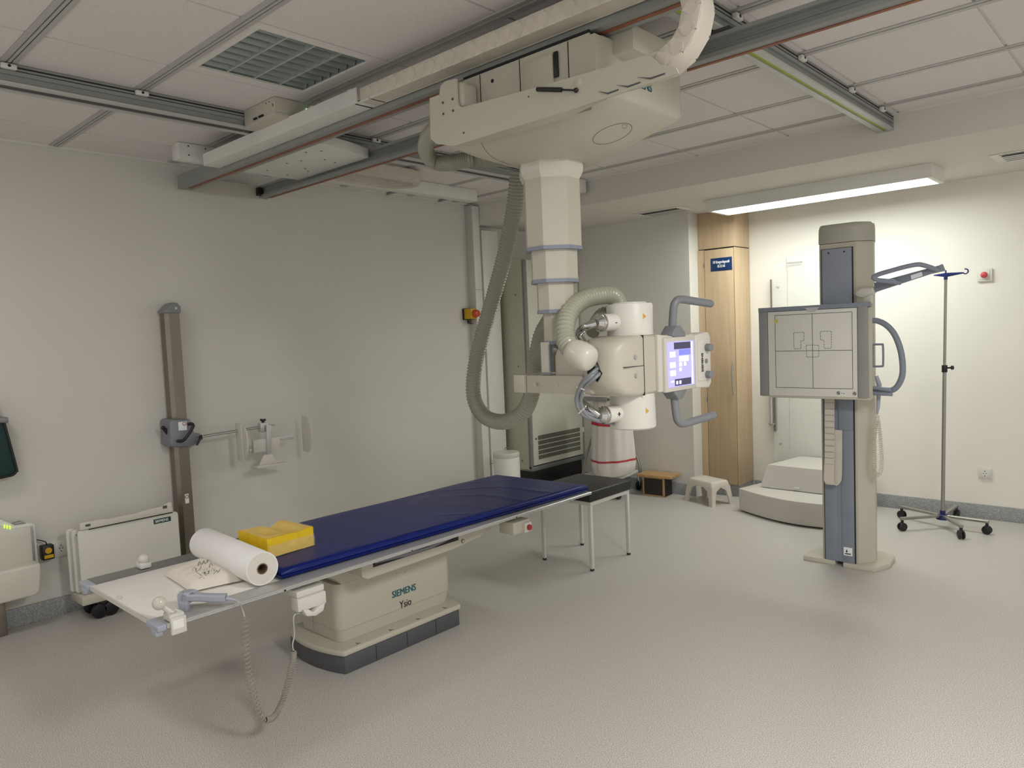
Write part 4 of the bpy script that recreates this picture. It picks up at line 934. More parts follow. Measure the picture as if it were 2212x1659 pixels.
part(T, 'side_strip', MB().prism([up_(66, 1138, ux+.012), up_(70, 1136, ux+.012), up_(77, 1220, ux+.012), up_(72, 1220, ux+.012)], 'yz', ux+.012, ux+.018, .001), M_alu)

# apron hanging from a rail end
t = thing('lead_apron', 'dark green lead apron with black edging hanging at the far left', 'apron', (-4.65, .85, .83))
def ap(u, v, x=-4.66): p = at(u, v, 'x', x); return (p.y, p.z)
ol = [(.55, 1.19), (.55, .80), ap(0, 1032), ap(26, 1026), ap(34, 1018), ap(34, 1008), ap(8, 912)]
part(t, 'panel', MB().prism(ol, 'yz', -4.675, -4.655, .006, 3), M_apron)
pts = [V((-4.654, y, z)) for y, z in ol[1:]]
part(t, 'edging', MB().tube(catmull(pts, 4), .007, 8), M_black)
t = thing('apron_rail', 'grey metal hanger holding the dark green apron', 'hanger', (XW, .9, 1.17))
part(t, 'bar', MB().prism([(.55, 1.185), (.55, 1.215), ap(16, 901), ap(17, 913)], 'yz', XW+.001, -4.64, .004), M_alu)
part(t, 'upright', MB().prism([(.55, 1.215), (.55, 1.5), ap(-6, 860), ap(-2, 878), ap(6, 904)], 'yz', XW+.001, -4.70, .003), M_alu)

# ================================================================== CORNER: ducts, alarm, generator, bin
t = thing('cable_duct', 'tall white cable duct from floor to ceiling at the left wall end', 'cable duct', (-4.70, 4.655, 0))
part(t, 'duct', MB().box(XW, -4.66, 4.608, 4.698, 0, 2.64, .002), mat('duct_side', (196, 194, 186), .5))
part(t, 'cover', MB().box(-4.662, -4.652, 4.612, 4.694, 0, 1.90, .001).box(-4.662, -4.652, 4.612, 4.694, 1.905, 2.635, .001), M_wpaint)
t = thing('cable_duct', 'wide white cable duct beside the grey cabinet, reaching only to the soffit', 'cable duct', (-4.69, 4.82, 0))
part(t, 'cover', MB().box(XW, -4.645, 4.712, 4.915, .33, 2.43, .003).box(XW, -4.645, 4.712, 4.915, 0, .325, .003), M_wpaint)
p = at(1012, 663, 'y', 4.59)
t = thing('signal_light', 'yellow box with orange-red signal lens on the duct corner', 'signal light', (-4.68, 4.56, 1.66))
a = at(1003, 663, 'y', 4.60)
part(t, 'housing', MB().box(-4.735, -4.64, 4.53, 4.604, 1.645, 1.735, .006), M_yel2)
part(t, 'backplate', MB().box(-4.744, -4.728, 4.522, 4.607, 1.64, 1.74, .003), M_black)
part(t, 'lens', MB().cyl((-4.642, 4.575, 1.69), (-4.60, 4.58, 1.69), .038, .030, n=24, b=.008), M_orange, 'orange-red round lens')
part(t, 'gland', MB().cyl((-4.70, 4.56, 1.646), (-4.70, 4.56, 1.605), .017, n=14).box(-4.70, -4.65, 4.56, 4.565, 1.60, 1.605), M_black)

t = thing('generator_cabinet', 'tall cream metal cabinet with a slotted vent beside the grey wall', 'cabinet', (-4.56, 5.37, 0))
T = t
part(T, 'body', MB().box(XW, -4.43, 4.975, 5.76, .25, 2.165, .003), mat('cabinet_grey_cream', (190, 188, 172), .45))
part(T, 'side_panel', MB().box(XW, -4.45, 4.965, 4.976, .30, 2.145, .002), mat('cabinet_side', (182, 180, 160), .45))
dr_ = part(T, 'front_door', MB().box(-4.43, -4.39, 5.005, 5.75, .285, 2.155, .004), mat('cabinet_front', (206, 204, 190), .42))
part(T, 'corner_seal', MB().box(-4.448, -4.40, 4.978, 5.002, .26, 2.16, .002), mat('seal_grey', (128, 130, 124), .5))
part(T, 'base_rail', MB().box(-4.74, -4.392, 4.978, 5.76, .235, .275, .002), M_alu)
part(T, 'plinth', MB().box(-4.74, -4.42, 4.99, 5.75, 0, .236, .002), M_black)
part(dr_, 'vent_grille', MB().box(-4.391, -4.3885, 5.07, 5.70, .33, .555), mat('vent_dark', (100, 102, 90), .6))
for k_ in range(5):
    z = .330+.045*k_
    part(dr_, 'vent_bar', MB().box(-4.389, -4.385, 5.06, 5.71, z-.003, z+.004, .001), mat('cabinet_front', (0, 0, 0)))
mb = MB()
for y, z in ((4.9645, 1.85), (4.9645, .33), (4.9645, 1.2)): mb.cyl((-4.50, y, z), (-4.50, y-.003, z), .007, n=10)
mb.cyl((-4.39, 5.04, .53), (-4.386, 5.04, .53), .010, n=12)
part(T, 'screw', mb, M_darkg)
part(T, 'hinge', MB().box(-4.40, -4.385, 5.745, 5.765, 1.98, 2.03, .002).box(-4.40, -4.385, 5.745, 5.765, .5, .55, .002), M_wpaint)

bc = at(1094, 972, 'z', .50); 
t = thing('waste_bin', 'round white metal pedal bin in the corner behind the blue mattress', 'bin', (-4.26, 4.50, 0))
part(t, 'body', MB().lathe([(.10, 0), (.112, .01), (.112, .455), (.11, .46)], (-4.26, 4.50, 0), 40), M_wpaint)
part(t, 'lid', MB().lathe([(.113, .458), (.115, .462), (.114, .490), (.106, .500), (.06, .506), (.001, .508)], (-4.26, 4.50, 0), 40), M_creaml)
part(t, 'hinge', MB().tube([(-4.34, 4.57, .50), (-4.35, 4.585, .515), (-4.30, 4.62, .515), (-4.28, 4.61, .50)], .004, 8), M_alu)

# ================================================================== LAUNDRY STAND
t = thing('laundry_stand', 'tubular steel laundry trolley with a white lower shelf by the grey wall', 'laundry trolley', (-3.86, 5.30, 0))
T = t
def lp(u, v, z): return at(u, v, 'z', z)
sh = [(-4.33, 5.32), (-3.62, 5.08), (-3.50, 5.35), (-4.05, 5.62)]
s4 = [at(1262, 1023, 'z', .19), at(1335, 1033, 'z', .19), at(1379, 1015, 'z', .19), at(1312, 1006, 'z', .19)]
part(T, 'shelf', MB().prism([tuple(p[:2]) for p in s4], 'xy', .165, .190, .004), M_wpaint)
f1 = [at(1257, 1045, 'z', .10), at(1256, 1015, 'z', .2), at(1262, 1000, 'z', .25), at(1290, 915, 'y', 5.22), at(1300, 870, 'y', 5.22)]
pf1 = [V((s4[0].x-.01, s4[0].y, .06)), V((s4[0].x-.01, s4[0].y, .23)), at(1300, 872, 'y', s4[0].y+.03)]
pf2 = [V((s4[2].x+.01, s4[2].y, .08)), V((s4[2].x+.01, s4[2].y, .25)), at(1352, 930, 'y', s4[2].y-.0), at(1338, 880, 'y', s4[2].y)]
part(T, 'frame', MB().tube(catmull(pf1, 6), .010, 12), M_tube)
part(T, 'frame', MB().tube(catmull(pf2, 6), .010, 12), M_tube)
for p in (s4[0], s4[1], s4[2]):
    x, y = p.x, p.y
    cs = part(T, 'castor', MB().cyl((x-.010, y, .045), (x+.010, y, .045), .044, n=24, b=.005), M_black, 'black castor wheel')
    part(cs, 'fork', MB().box(x-.016, x+.016, y-.008, y+.008, .04, .10, .004).cyl((x, y, .09), (x, y, .17), .010, n=10), M_chrome)
lid = [at(1248, 853, 'y', 5.2), at(1315, 853, 'y', 5.2)]
part(T, 'lid', MB().box(lid[0].x, lid[1].x+.02, 5.18, 5.50, lid[0].z-.012, lid[0].z+.004, .004), M_wpaint)
part(T, 'bag_ring', MB().box(lid[0].x+.01, lid[1].x-.02, 5.19, 5.21, lid[0].z-.05, lid[0].z-.012, .003), M_alu)
# bag
bcx, bcy = (at(1325, 1000, 'y', 5.36).x), 5.36
mb = MB(); rings = []
prof = [(.205, .10, .10), (.215, .15, .13), (.24, .185, .15), (.32, .20, .155), (.45, .195, .15), (.6, .185, .14), (.75, .17, .13), (.88, .16, .12)]
def bring2(z, a, b, g=0.0, nn=72):
    out = []
    for k_ in range(nn):
        th = 2*PI*k_/nn; f = 1+.035*math.sin(7*th+z*3)+.02*math.sin(13*th+1)*(z > .3)
        out.append((bcx+(a+g)*f*math.cos(th)*(1+.10*math.cos(2*th)), bcy+(b+g)*f*math.sin(th), z+.02*math.sin(th*1+.7)*(z < .5)))
    return out
t = thing('laundry_bag', 'white cloth laundry bag with red stripes hanging in the steel trolley', 'laundry bag', (bcx, bcy, .2))
part(t, 'bag', MB().loft([bring2(*r) for r in prof]), M_bag, smooth=60)
part(t, 'lower_stripe', MB().loft([bring2(.345, .1995, .1545, .0015), bring2(.362, .1985, .154, .0015)], caps=False), M_bagred, 'red woven stripe', smooth=60)
part(t, 'upper_stripe', MB().loft([bring2(.655, .180, .1365, .0015), bring2(.715, .174, .1325, .0015)], caps=False), M_bagred, 'wide red woven band', smooth=60)

# ================================================================== STOOLS AND STEPS
t = thing('black_stool', 'square black padded stool with pale metal legs at the table end', 'stool', (-2.93, 3.82, 0))
T = t
kx0, kx1, ky0, ky1 = -3.125, -2.715, 3.605, 4.035
part(T, 'seat', MB().box(kx0-.012, kx1+.012, ky0-.012, ky1+.012, .437, .505, .012, 4), M_leather, 'black padded seat')
fl = mat('leg_paint', (202, 205, 196), .4)
part(T, 'frame', ringplate(MB(), (kx0, kx1, ky0, ky1), (kx0+.022, kx1-.022, ky0+.022, ky1-.022), .414, .436), fl)
for x in (kx0, kx1-.022):
    for y in (ky0, ky1-.022):
        l_ = part(T, 'leg', MB().box(x, x+.022, y, y+.022, .012, .4135, .001), fl)
        part(l_, 'foot', MB().cyl((x+.011, y+.011, 0), (x+.011, y+.011, .014), .013, n=12), M_black)

t = thing('wooden_stool', 'low box stool with beech top and dark sides beside the laundry trolley', 'step stool', (-3.5, 5.67, 0))
A0 = V((-3.60, 5.575, 0)); th = math.radians(4)
RT = Matrix.Translation(A0) @ Matrix.Rotation(th, 4, 'Z')
part(t, 'top', MB().box(-.045, .29, -.03, .17, .173, .194, .002, 1, RT), M_wood2)
part(t, 'edge_frame', MB().box(0, .012, -.002, .012, 0, .173, 0, 1, RT).box(.195, .21, -.002, .012, 0, .173, 0, 1, RT).box(0, .21, -.002, .012, 0, .012, 0, 1, RT).box(0, .21, -.002, .012, .160, .173, 0, 1, RT), M_wood2)
part(t, 'side_panel', MB().box(.001, .209, .001, .150, .001, .172, 0, 1, RT), M_dkwood)

# plastic stool
t = thing('plastic_stool', 'low beige moulded plastic step stool in front of the wooden cabinet', 'step stool', (-3.03, 5.76, 0))
T = t
ctr = V((-3.055, 5.735, 0)); e1_ = (V((-2.872, 5.469, 0))-V((-3.216, 5.586, 0))); e2_ = (V((-2.789, 5.676, 0))-V((-2.872, 5.469, 0)))
ux_ = V((.90, -.33, 0)).normalized(); uy_ = V((.33, .90, 0)).normalized()
fc = V((-2.872, 5.475, 0)); W_, D_ = .345, .235
def sp_(a, b, z): return fc - ux_*W_*(1-a) + uy_*D_*b + V((0, 0, z)) 
def srect(i, z, r=.06):
    return [sp_(x, y, z) for x, y in rrect(i, 1-i, i*1.3, 1-i*1.3, r, 5)]
part(T, 'seat', MB().loft([srect(.055, .150), srect(.075, .180), srect(.085, .193), srect(.105, .199), srect(.13, .200)]), M_plast, smooth=50)
for (a, b, da, db) in ((0, 0, 1, 1), (1, 0, -1, 1), (1, 1, -1, -1), (0, 1, 1, -1)):
    mb = MB()
    def q_(x, y, z, ins): return sp_(a+da*(x+ins), b+db*(y+ins*1.3), z)
    rings = []
    for z, ins, wd in ((0.0, .0, .115), (.06, .022, .125), (.12, .046, .16), (.148, .055, .30), (.160, .06, .44)):
        rings.append([q_(0.0, 0.0, z, ins), q_(wd, 0, z, ins), q_(wd, .07, z, ins), q_(.05, .07, z, ins), q_(.05, wd*1.35, z, ins), q_(0, wd*1.35, z, ins)])
    mb.loft(rings)
    l_ = part(T, 'leg', mb, M_plast, smooth=25)
    p0_, p1_ = q_(.012, .016, .0, 0), q_(.012, .016, .16, .06)

# step platform
t = thing('step_platform', 'two-tier beige step platform against the back wall behind the wall stand', 'step platform', (-2.25, 5.75, 0))
T = t
bow = []
for i in range(13):
    f = i/12; x = -2.645+.83*f; bow.append((x, 5.49-.20*math.sin(PI*f*.72)))
part(T, 'lower_step', MB().prism(bow+[(-1.815, 5.93), (-2.56, 5.93)], 'xy', .012, .185, .006, 2), M_step)
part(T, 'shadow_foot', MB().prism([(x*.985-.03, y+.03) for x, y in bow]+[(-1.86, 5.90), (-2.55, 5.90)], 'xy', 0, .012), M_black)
u0 = [(-2.515, 5.70), (-1.55, 5.70), (-1.55, 6.10), (-2.52, 6.10)]
up1 = MB().loft([[(-2.52, 5.615, .190), (-1.84, 5.60, .190), (-1.84, 6.17, .190), (-2.47, 6.17, .190)], [(-2.475, 5.66, .365), (-1.88, 5.64, .365), (-1.88, 6.15, .365), (-2.40, 6.15, .365)]])
part(T, 'upper_step', up1, M_step)
part(T, 'step_seam', MB().box(-2.50, -1.85, 5.625, 6.15, .1852, .1898), M_black)
p = at(1721, 1061, 'y', 5.61); part(T, 'small_plate', MB().box(p.x-.022, p.x+.022, 5.604, 5.612, .205, .217), M_signw)

# ================================================================== WOOD CABINET
t = thing('wood_cabinet', 'tall narrow maple cabinet with a blue door sign at the back corner', 'cupboard', (-3.01, 6.07, 0))
T = t
WX0, WX1, WY0 = -3.188, -2.850, 5.93
part(T, 'plinth', MB().box(WX0+.01, WX1-.005, WY0+.02, YB-.001, 0, .103), M_base)
part(T, 'body', MB().box(WX0, WX1, WY0+.004, YB-.001, .104, 2.155, .001), M_wood)
part(T, 'upper_panel', MB().box(WX0, WX1, WY0, YB-.001, 2.163, ZR-.002, .001), M_wood)
part(T, 'seam', MB().box(WX0+.004, WX1-.003, WY0+.006, YB-.002, 2.154, 2.164), M_groove)
ds, de = at(1527, 800, 'y', WY0-.015).x, at(1589, 800, 'y', WY0-.015).x
d_ = part(T, 'door', MB().box(ds, de, WY0-.014, WY0+.003, .112, 2.150, .002), M_wood)
part(T, 'frame_stile', MB().box(WX0, ds-.004, WY0-.012, WY0+.004, .104, 2.155).box(de+.004, WX1, WY0-.012, WY0+.004, .104, 2.155), M_wood)
part(T, 'door_gap', MB().box(ds-.004, ds, WY0-.003, WY0+.003, .112, 2.153).box(de, de+.004, WY0-.003, WY0+.003, .112, 2.153).box(ds, de, WY0-.003, WY0+.003, 2.150, 2.154), M_groove)
h0, h1_ = at(1581, 782, 'y', WY0-.03), at(1583, 851, 'y', WY0-.03)
part(d_, 'handle', MB().tube(catmull([h0+V((0, .018, 0)), h0+V((.001, 0, -.01)), (h0+h1_)/2+V((0, -.012, 0)), h1_+V((0, 0, .01)), h1_+V((0, .018, 0))], 6), .004, 8), M_alu, 'curved metal door pull')
for z in (2.02, .85): part(T, 'hinge', MB().box(ds-.010, ds-.001, WY0-.018, WY0-.011, z-.02, z+.02, .001), M_alu)
s0, s1_ = at(1534.8, 559, 'y', WY0-.016), at(1581.5, 583, 'y', WY0-.016)
sg = part(d_, 'door_sign', MB().box(s0.x, s1_.x, WY0-.017, WY0-.0145, s1_.z+.002, s0.z, .001), M_sign, 'dark blue room sign with white lettering')
cxm = (s0.x+s1_.x)/2
text(sg, 'lettering', 'UV Röntgendiagnostik', .034, (cxm, WY0-.0175, s0.z-.046), (1, 0, 0), (0, 0, 1), M_signw, align='CENTER', bold=.0005, sx=.50)
text(sg, 'lettering', 'EG 0.14d', .034, (cxm, WY0-.0175, s0.z-.082), (1, 0, 0), (0, 0, 1), M_signw, align='CENTER', bold=.0005, sx=.55)

# acrylic screen on the back wall
t = thing('acrylic_screen', 'clear rounded acrylic panel with a metal edge strip on the back wall', 'acrylic panel', (-2.43, 6.2, .37))
ax0, ax1, az0, az1 = -2.645, -1.90, .30, 2.0
ol = arc((ax0+.13, az1-.13), .13, 180, 90, 8, '2')+arc((ax1-.13, az1-.13), .13, 90, 0, 8, '2')+[(ax1, az0), (ax0, az0)]
part(t, 'pane', MB().prism(ol, 'xz', 6.185, 6.190), M_acryl, 'clear acrylic pane')
part(t, 'edge_profile', MB().box(ax0-.006, ax0+.004, 6.178, 6.197, 1.35, 1.87).box(ax0+.003, ax0+.022, 6.178, 6.215, .56, 1.2), mat('strip_metal', (140, 132, 120), .4, .5))
part(t, 'inner_line', MB().tube(catmull([(ax0+.13, 6.183, az1-.008), (ax0+.14, 6.183, az1-.1), (ax0+.14, 6.183, .40)], 4), .0015, 4).box(ax0+.14, ax0+.27, 6.182, 6.192, az1-.012, az1+.001), M_alul)
part(t, 'knob', MB().cyl((ax0+.010, 6.18, .625), (ax0+.010, 6.14, .625), .011, n=14, b=.002).cyl((ax0+.010, 6.15, .625), (ax0-.03, 6.15, .625), .005, n=10), M_chrome)
part(t, 'standoff', MB().cyl((ax0+.05, 6.19, .45), (ax0+.05, 6.219, .45), .008).cyl((ax1-.05, 6.19, .45), (ax1-.05, 6.219, .45), .008).cyl((ax0+.05, 6.19, 1.8), (ax0+.05, 6.219, 1.8), .008), M_alu)
t = solo('grab_bar', 'short vertical grey metal bar on the back wall left of the acrylic panel', 'grab bar', MB().cyl((at(1666, 890, 'y', 6.17).x, 6.17, at(1666, 850, 'y', 6.17).z+.15), (at(1666, 890, 'y', 6.17).x, 6.17, at(1666, 920, 'y', 6.17).z), .013, n=16)
         .cyl((at(1666, 890, 'y', 6.17).x, 6.17, .66), (at(1666, 890, 'y', 6.17).x, YB-.001, .66), .008).cyl((at(1666, 890, 'y', 6.17).x, 6.17, 1.0), (at(1666, 890, 'y', 6.17).x, YB-.001, 1.0), .008), M_alul)

# ================================================================== WALL STAND (bucky)
t = thing('bucky_stand', 'tall cream upright x-ray stand with blue-grey inlay and a marked square panel', 'x-ray wall stand', (-1.5, 4.7, 0))
T = t
cx0, cx1, cy0, cy1 = -1.655, -1.372, 4.56, 4.90
colp = [(-1.655, 4.575), (-1.645, 4.565), (-1.43, 4.565), (-1.335, 4.665), (-1.335, 4.90), (-1.655, 4.90)]
part(T, 'column', MB().prism([(-1.655, 4.575), (-1.655, 4.90), (-1.455, 4.90), (-1.38, 4.71), (-1.374, 4.66), (-1.44, 4.565), (-1.645, 4.565)], 'xy', .0302, 1.955, .003), M_cream)
def capring(z, g):
    c_x, c_y = -1.52, 4.72
    P = [(-1.657, 4.572), (-1.657, 4.902), (-1.46, 4.902), (-1.40, 4.79), (-1.374, 4.70), (-1.373, 4.655), (-1.39, 4.625), (-1.445, 4.562), (-1.647, 4.562)]
    return [(c_x+(x-c_x)*g, c_y+(y-c_y)*g, z) for x, y in P]
part(T, 'column_cap', MB().loft([capring(1.957, 1.0), capring(2.04, .995), capring(2.058, .975), capring(2.068, .93), capring(2.071, .85)]), mat('cap_grey', (172, 170, 158), .45), smooth=50)
ix0, ix1 = -1.632, -1.462
part(T, 'track_gap', MB().box(ix0-.006, ix1+.006, 4.558, 4.566, .03, 1.925), M_black)
part(T, 'upper_inlay', MB().box(ix0, ix1, 4.552, 4.560, 1.40, 1.922, .001), M_blued, 'dark slate inlay panel')
part(T, 'inlay_strip', MB().box(ix0, ix0+.075, 4.552, 4.560, .03, 1.06, .001).box(ix1-.072, ix1, 4.552, 4.560, .03, 1.06, .001).box(ix0+.06, ix1-.05, 4.556, 4.562, .03, 1.06), M_bluepanel, 'blue-grey inlay')
part(T, 'lower_plate', MB().box(ix0+.09, ix1, 4.546, 4.553, .84, 1.06, .001), M_bluepanel)
part(T, 'sticker', MB().box(ix1-.062, ix1-.012, 4.5505, 4.5525, .075, .125), M_signw)
part(T, 'sticker_print', MB().box(ix1-.055, ix1-.020, 4.5497, 4.5506, .083, .089).prism([(ix1-.05, .095), (ix1-.044, .115), (ix1-.038, .095)], 'xz', 4.5497, 4.5506), M_ink)
mb = MB()
for x, z in ((ix0+.04, 1.90), (ix1-.04, 1.90), (ix1-.06, .86)): mb.cyl((x, 4.552, z), (x, 4.550, z), .005, n=10)
part(T, 'screw', mb, M_ink)
F1 = [(-1.768, 4.546), (-1.577, 4.556), (-1.577, 4.70), (-1.66, 4.80), (-1.735, 4.80), (-1.768, 4.70)]
F2 = [(-1.525, 4.539), (-1.349, 4.549), (-1.300, 4.68), (-1.317, 4.85), (-1.36, 4.90), (-1.525, 4.90)]
part(T, 'foot', MB().prism(F1, 'xy', 0, .030, .003), M_cream); part(T, 'foot', MB().prism(F2, 'xy', 0, .030, .003), M_cream)
# folded flat cable
pth = [at(1810, 862, 'y', 4.52), at(1803, 940, 'y', 4.52), at(1797, 1000, 'y', 4.52)]
fx = (-1.60, -1.585)
cpth = [V((-1.585, 4.535, 1.08)), V((-1.585, 4.53, .70)), V((-1.583, 4.525, .56)), V((-1.575, 4.515, .525)), V((-1.56, 4.512, .512)), V((-1.545, 4.515, .525)), V((-1.535, 4.525, .56)), V((-1.532, 4.535, .70)), V((-1.532, 4.540, .84))]
part(T, 'flat_cable', MB().ribbon(catmull([V((-1.590, 4.538, 1.08)), V((-1.590, 4.52, .70)), V((-1.588, 4.500, .56)), V((-1.584, 4.494, .53)), V((-1.572, 4.500, .512)), V((-1.556, 4.520, .53)), V((-1.552, 4.535, .58)), V((-1.550, 4.543, .84))], 8), (.056, 0, 0), .008), M_chain, 'cream flat link cable', smooth=30)
mb = MB()
for i in range(13): mb.box(-1.620, -1.560, 4.5285-.003*i*.6, 4.531-.003*i*.6, 1.04-.037*i, 1.0415-.037*i)
part(T, 'cable_joint', mb, M_handle)
# panel
px0, px1, pz0, pz1, py = -1.965, -1.318, 1.046, 1.587, 4.40
pc = part(T, 'panel_body', MB().prism([(px0, py+.012), (px1+.008, py+.012), (px1-.030, 4.548), (px0+.02, 4.548)], 'xy', pz0, pz1-.021, .004), M_cream)
part(T, 'carriage_block', MB().box(-1.66, -1.42, 4.546, 4.553, 1.05, 1.42, .002), M_cream)
x_a, x_b = at(1660, 760, 'y', py).x, at(1852, 760, 'y', py).x
part(T, 'front_plate', MB().box(x_a, x_b, py-.002, py+.014, pz0+.008, pz1-.022, .002), mat('plate_grey', (222, 221, 212), .5))
part(T, 'side_strip', MB().box(px0, x_a-.003, py, py+.014, pz0+.004, pz1-.018, .003), mat('strip_grey', (138, 140, 138), .5))
part(T, 'side_strip', MB().box(x_b+.003, px1-.012, py-.006, py+.014, pz0+.004, pz1-.018, .003), mat('strip_grey2', (150, 151, 146), .5))
part(T, 'bottom_rail', MB().box(x_a, px1, py+.001, py+.016, pz0-.006, pz0+.008, .002), M_cream)
tr = part(T, 'top_rail', MB().prism([(px0, py-.006), (px1+.006, py-.006), (px1-.030, 4.545), (px0+.02, 4.545)], 'xy', pz1-.020, pz1+.006, .003), M_bluepanel)
c = at(1755, 661, 'y', py); part(tr, 'finger_notch', MB().prism(arc((c.x, pz1+.012), .045, 205, 335, 12, '2'), 'xz', py-.0075, py-.0055), M_alul)
def L3(pts, r=.0012, closed=False, dash=False, m=None):
    mb = MB(); P = [at(u, v, 'y', py-.0025) for u, v in pts]
    if closed: P = P+[P[0]]
    for a, b in zip(P, P[1:]):
        if dash:
            n = max(2, int((b-a).length/.012)); 
            for i in range(n): mb.cyl(a.lerp(b, (i+.1)/n), a.lerp(b, (i+.75)/n), r, n=4)
        else: mb.cyl(a, b, r, n=4)
    return mb
gz = [(1674, 681.5), (1840.7, 673.6), (1842, 840), (1676.4, 837)]
G = [at(u, v, 'y', py-.0025) for u, v in gz]; gx0 = (G[0].x+G[3].x)/2; gx1 = (G[1].x+G[2].x)/2; gzt = (G[0].z+G[1].z)/2; gzb = (G[2].z+G[3].z)/2
def box_lines(pts, closed=True, r=.0013, dash=False):
    mb = MB(); P = [V((x, py-.0025, z)) for x, z in pts]
    if closed: P.append(P[0])
    for a, b in zip(P, P[1:]):
        n = max(2, int((b-a).length/.013)) if dash else 1
        for i in range(n):
            a2, b2 = a.lerp(b, (i+(.12 if dash else 0))/n), a.lerp(b, (i+(.78 if dash else 1))/n)
            mb.cyl(a2, b2, r, n=4)
    return mb
part(T, 'field_outline', box_lines([(gx0, gzt), (gx1, gzt), (gx1, gzb), (gx0, gzb)]), M_ink)
mx_ = (gx0+gx1)/2; mz = at(1758, 757.5, 'y', py).z
part(T, 'crosshair', MB().cyl((mx_, py-.0025, gzt), (mx_, py-.0025, gzb), .0013, n=4).cyl((gx0, py-.0025, mz), (gx1, py-.0025, mz), .0013, n=4), M_ink)
cu = lambda u, v: (at(u, v, 'y', py).x, at(u, v, 'y', py).z)
def zsnap(pts):
    return pts
S = 1/3.318
for name_, pts in (('chamber_outline', ((447, 890), (522, 888), (522, 948), (498, 950), (500, 1007), (450, 1007))), ('chamber_outline', ((638, 882), (718, 880), (718, 1002), (665, 1003), (665, 945), (640, 945))), ('chamber_outline', ((537, 980), (628, 980), (628, 1065), (540, 1067)))):
    part(T, name_, box_lines([cu(1580+a*S, 450+b*S) for a, b in pts], dash=True, r=.0012), M_ink)
for u, v, r in ((1811, 849, .0085), (1846, 850.5, .0085)):
    c = at(u, v, 'y', py-.003)
    part(T, 'warning_symbol', MB().tube([c+V((r*math.cos(a*PI/8), 0, r*math.sin(a*PI/8))) for a in range(16)], .0013, 5, closed=True).cyl(c+V((-.005, 0, .005)), c+V((.005, 0, -.005)), .0012, n=4).ball(c, (.003, .001, .004)), M_ink)
c = at(1820, 849.5, 'y', py-.0028); part(T, 'sticker', MB().box(c.x-.014, c.x+.016, py-.0032, py-.002, c.z-.008, c.z+.008), M_signw)
text(T, 'weight_lettering', '25 kg', .010, (c.x-.009, py-.0035, c.z-.003), (1, 0, 0), (0, 0, 1), M_ink)
c = at(1676, 694, 'y', py-.003); part(T, 'tape', MB().box(c.x-.006, c.x+.012, py-.0035, py-.0018, c.z-.012, c.z+.012), mat('tape_green', (190, 196, 90), .5))
part(T, 'tape', MB().box(c.x-.045, c.x-.006, py-.0045, py-.0018, c.z-.010, c.z+.006, 0, 1), M_tape)
kn = at(1637, 777, 'y', 4.46); part(T, 'side_knob', MB().ball((px0-.012, 4.46, kn.z), .011).cyl((px0, 4.46, kn.z), (px0-.012, 4.46, kn.z), .005), M_chrome)
# small side handle
hx = px1-.008
s1 = [V((hx-.01, 4.47, 1.352)), V((hx+.045, 4.47, 1.352)), V((hx+.055, 4.47, 1.342)), V((hx+.055, 4.47, 1.240)), V((hx+.045, 4.47, 1.228)), V((hx-.01, 4.47, 1.228))]
part(T, 'grip_handle', MB().tube(catmull(s1, 5), .006, 10).box(hx, hx+.006, 4.455, 4.485, 1.23, 1.35), M_bluepanel, 'small square blue-grey handle')
bgp = [at(u, v, 'y', 4.50) for u, v in ((1880, 692), (1895, 693), (1914, 702), (1932, 722), (1945, 755), (1950, 790), (1948, 815), (1938, 835), (1925, 843), (1905, 842), (1880, 838))]
part(T, 'grip_handle', MB().tube(catmull(bgp, 8), .0165, 16), M_bluepanel, 'large curved blue-grey side handle')
part(T, 'handle_stub', MB().cyl(at(1876, 849, 'y', 4.46), at(1928, 852, 'y', 4.46), .0105, n=16, b=.002).cyl(at(1876, 836, 'y', 4.46), at(1925, 843, 'y', 4.46), .0105, n=16, b=.002), M_bluegrey)
# overhead arm
ayy = 4.52
pv = at(1862, 634, 'y', ayy)
oa = part(T, 'overhead_arm', MB().prism([(p.x, p.z) for p in [at(1889, 611, 'y', ayy), at(2030, 573, 'y', ayy), at(2036, 570, 'y', ayy), at(2042, 585, 'y', ayy), at(2010, 592, 'y', ayy), at(1892, 631, 'y', ayy)]], 'xz', ayy-.012, ayy+.012, .003), M_bluegrey, 'blue-grey overhead bar')
part(T, 'arm_pivot', MB().prism([(p.x, p.z) for p in [at(u, v, 'y', ayy) for u, v in ((1852, 630), (1860, 624), (1888, 617), (1892, 632), (1868, 644), (1856, 643), (1850, 637))]], 'xz', ayy-.03, ayy+.03, .008, 3).box(at(1868, 650, 'y', ayy).x, at(1884, 650, 'y', ayy).x, ayy-.02, ayy+.02, pz1, at(1868, 638, 'y', ayy).z, .003), M_creaml)
yb_ = ayy-.10
lp_ = [at(1945, 611, 'y', ayy-.01), at(1915, 607, 'y', ayy-.07), at(1893, 604, 'y', ayy-.12), at(1890, 596, 'y', ayy-.13), at(1930, 583, 'y', ayy-.12), at(1975, 572, 'y', ayy-.10), at(1995, 573, 'y', ayy-.07), at(2025, 583, 'y', ayy-.01)]
part(oa, 'grip_loop', MB().tube(catmull(lp_, 8), .0128, 14), M_bluegrey, 'curved grip loop')
c0, c1_ = at(1968, 590, 'y', ayy-.014), at(1992, 597, 'y', ayy-.014)
sk = [at(u, v, 'y', ayy-.0135) for u, v in ((1967, 595), (1991, 587), (1993, 596), (1969, 604))]
part(oa, 'sticker', MB().loft([[p for p in sk], [p+V((0, .002, 0)) for p in sk]]), M_signw)
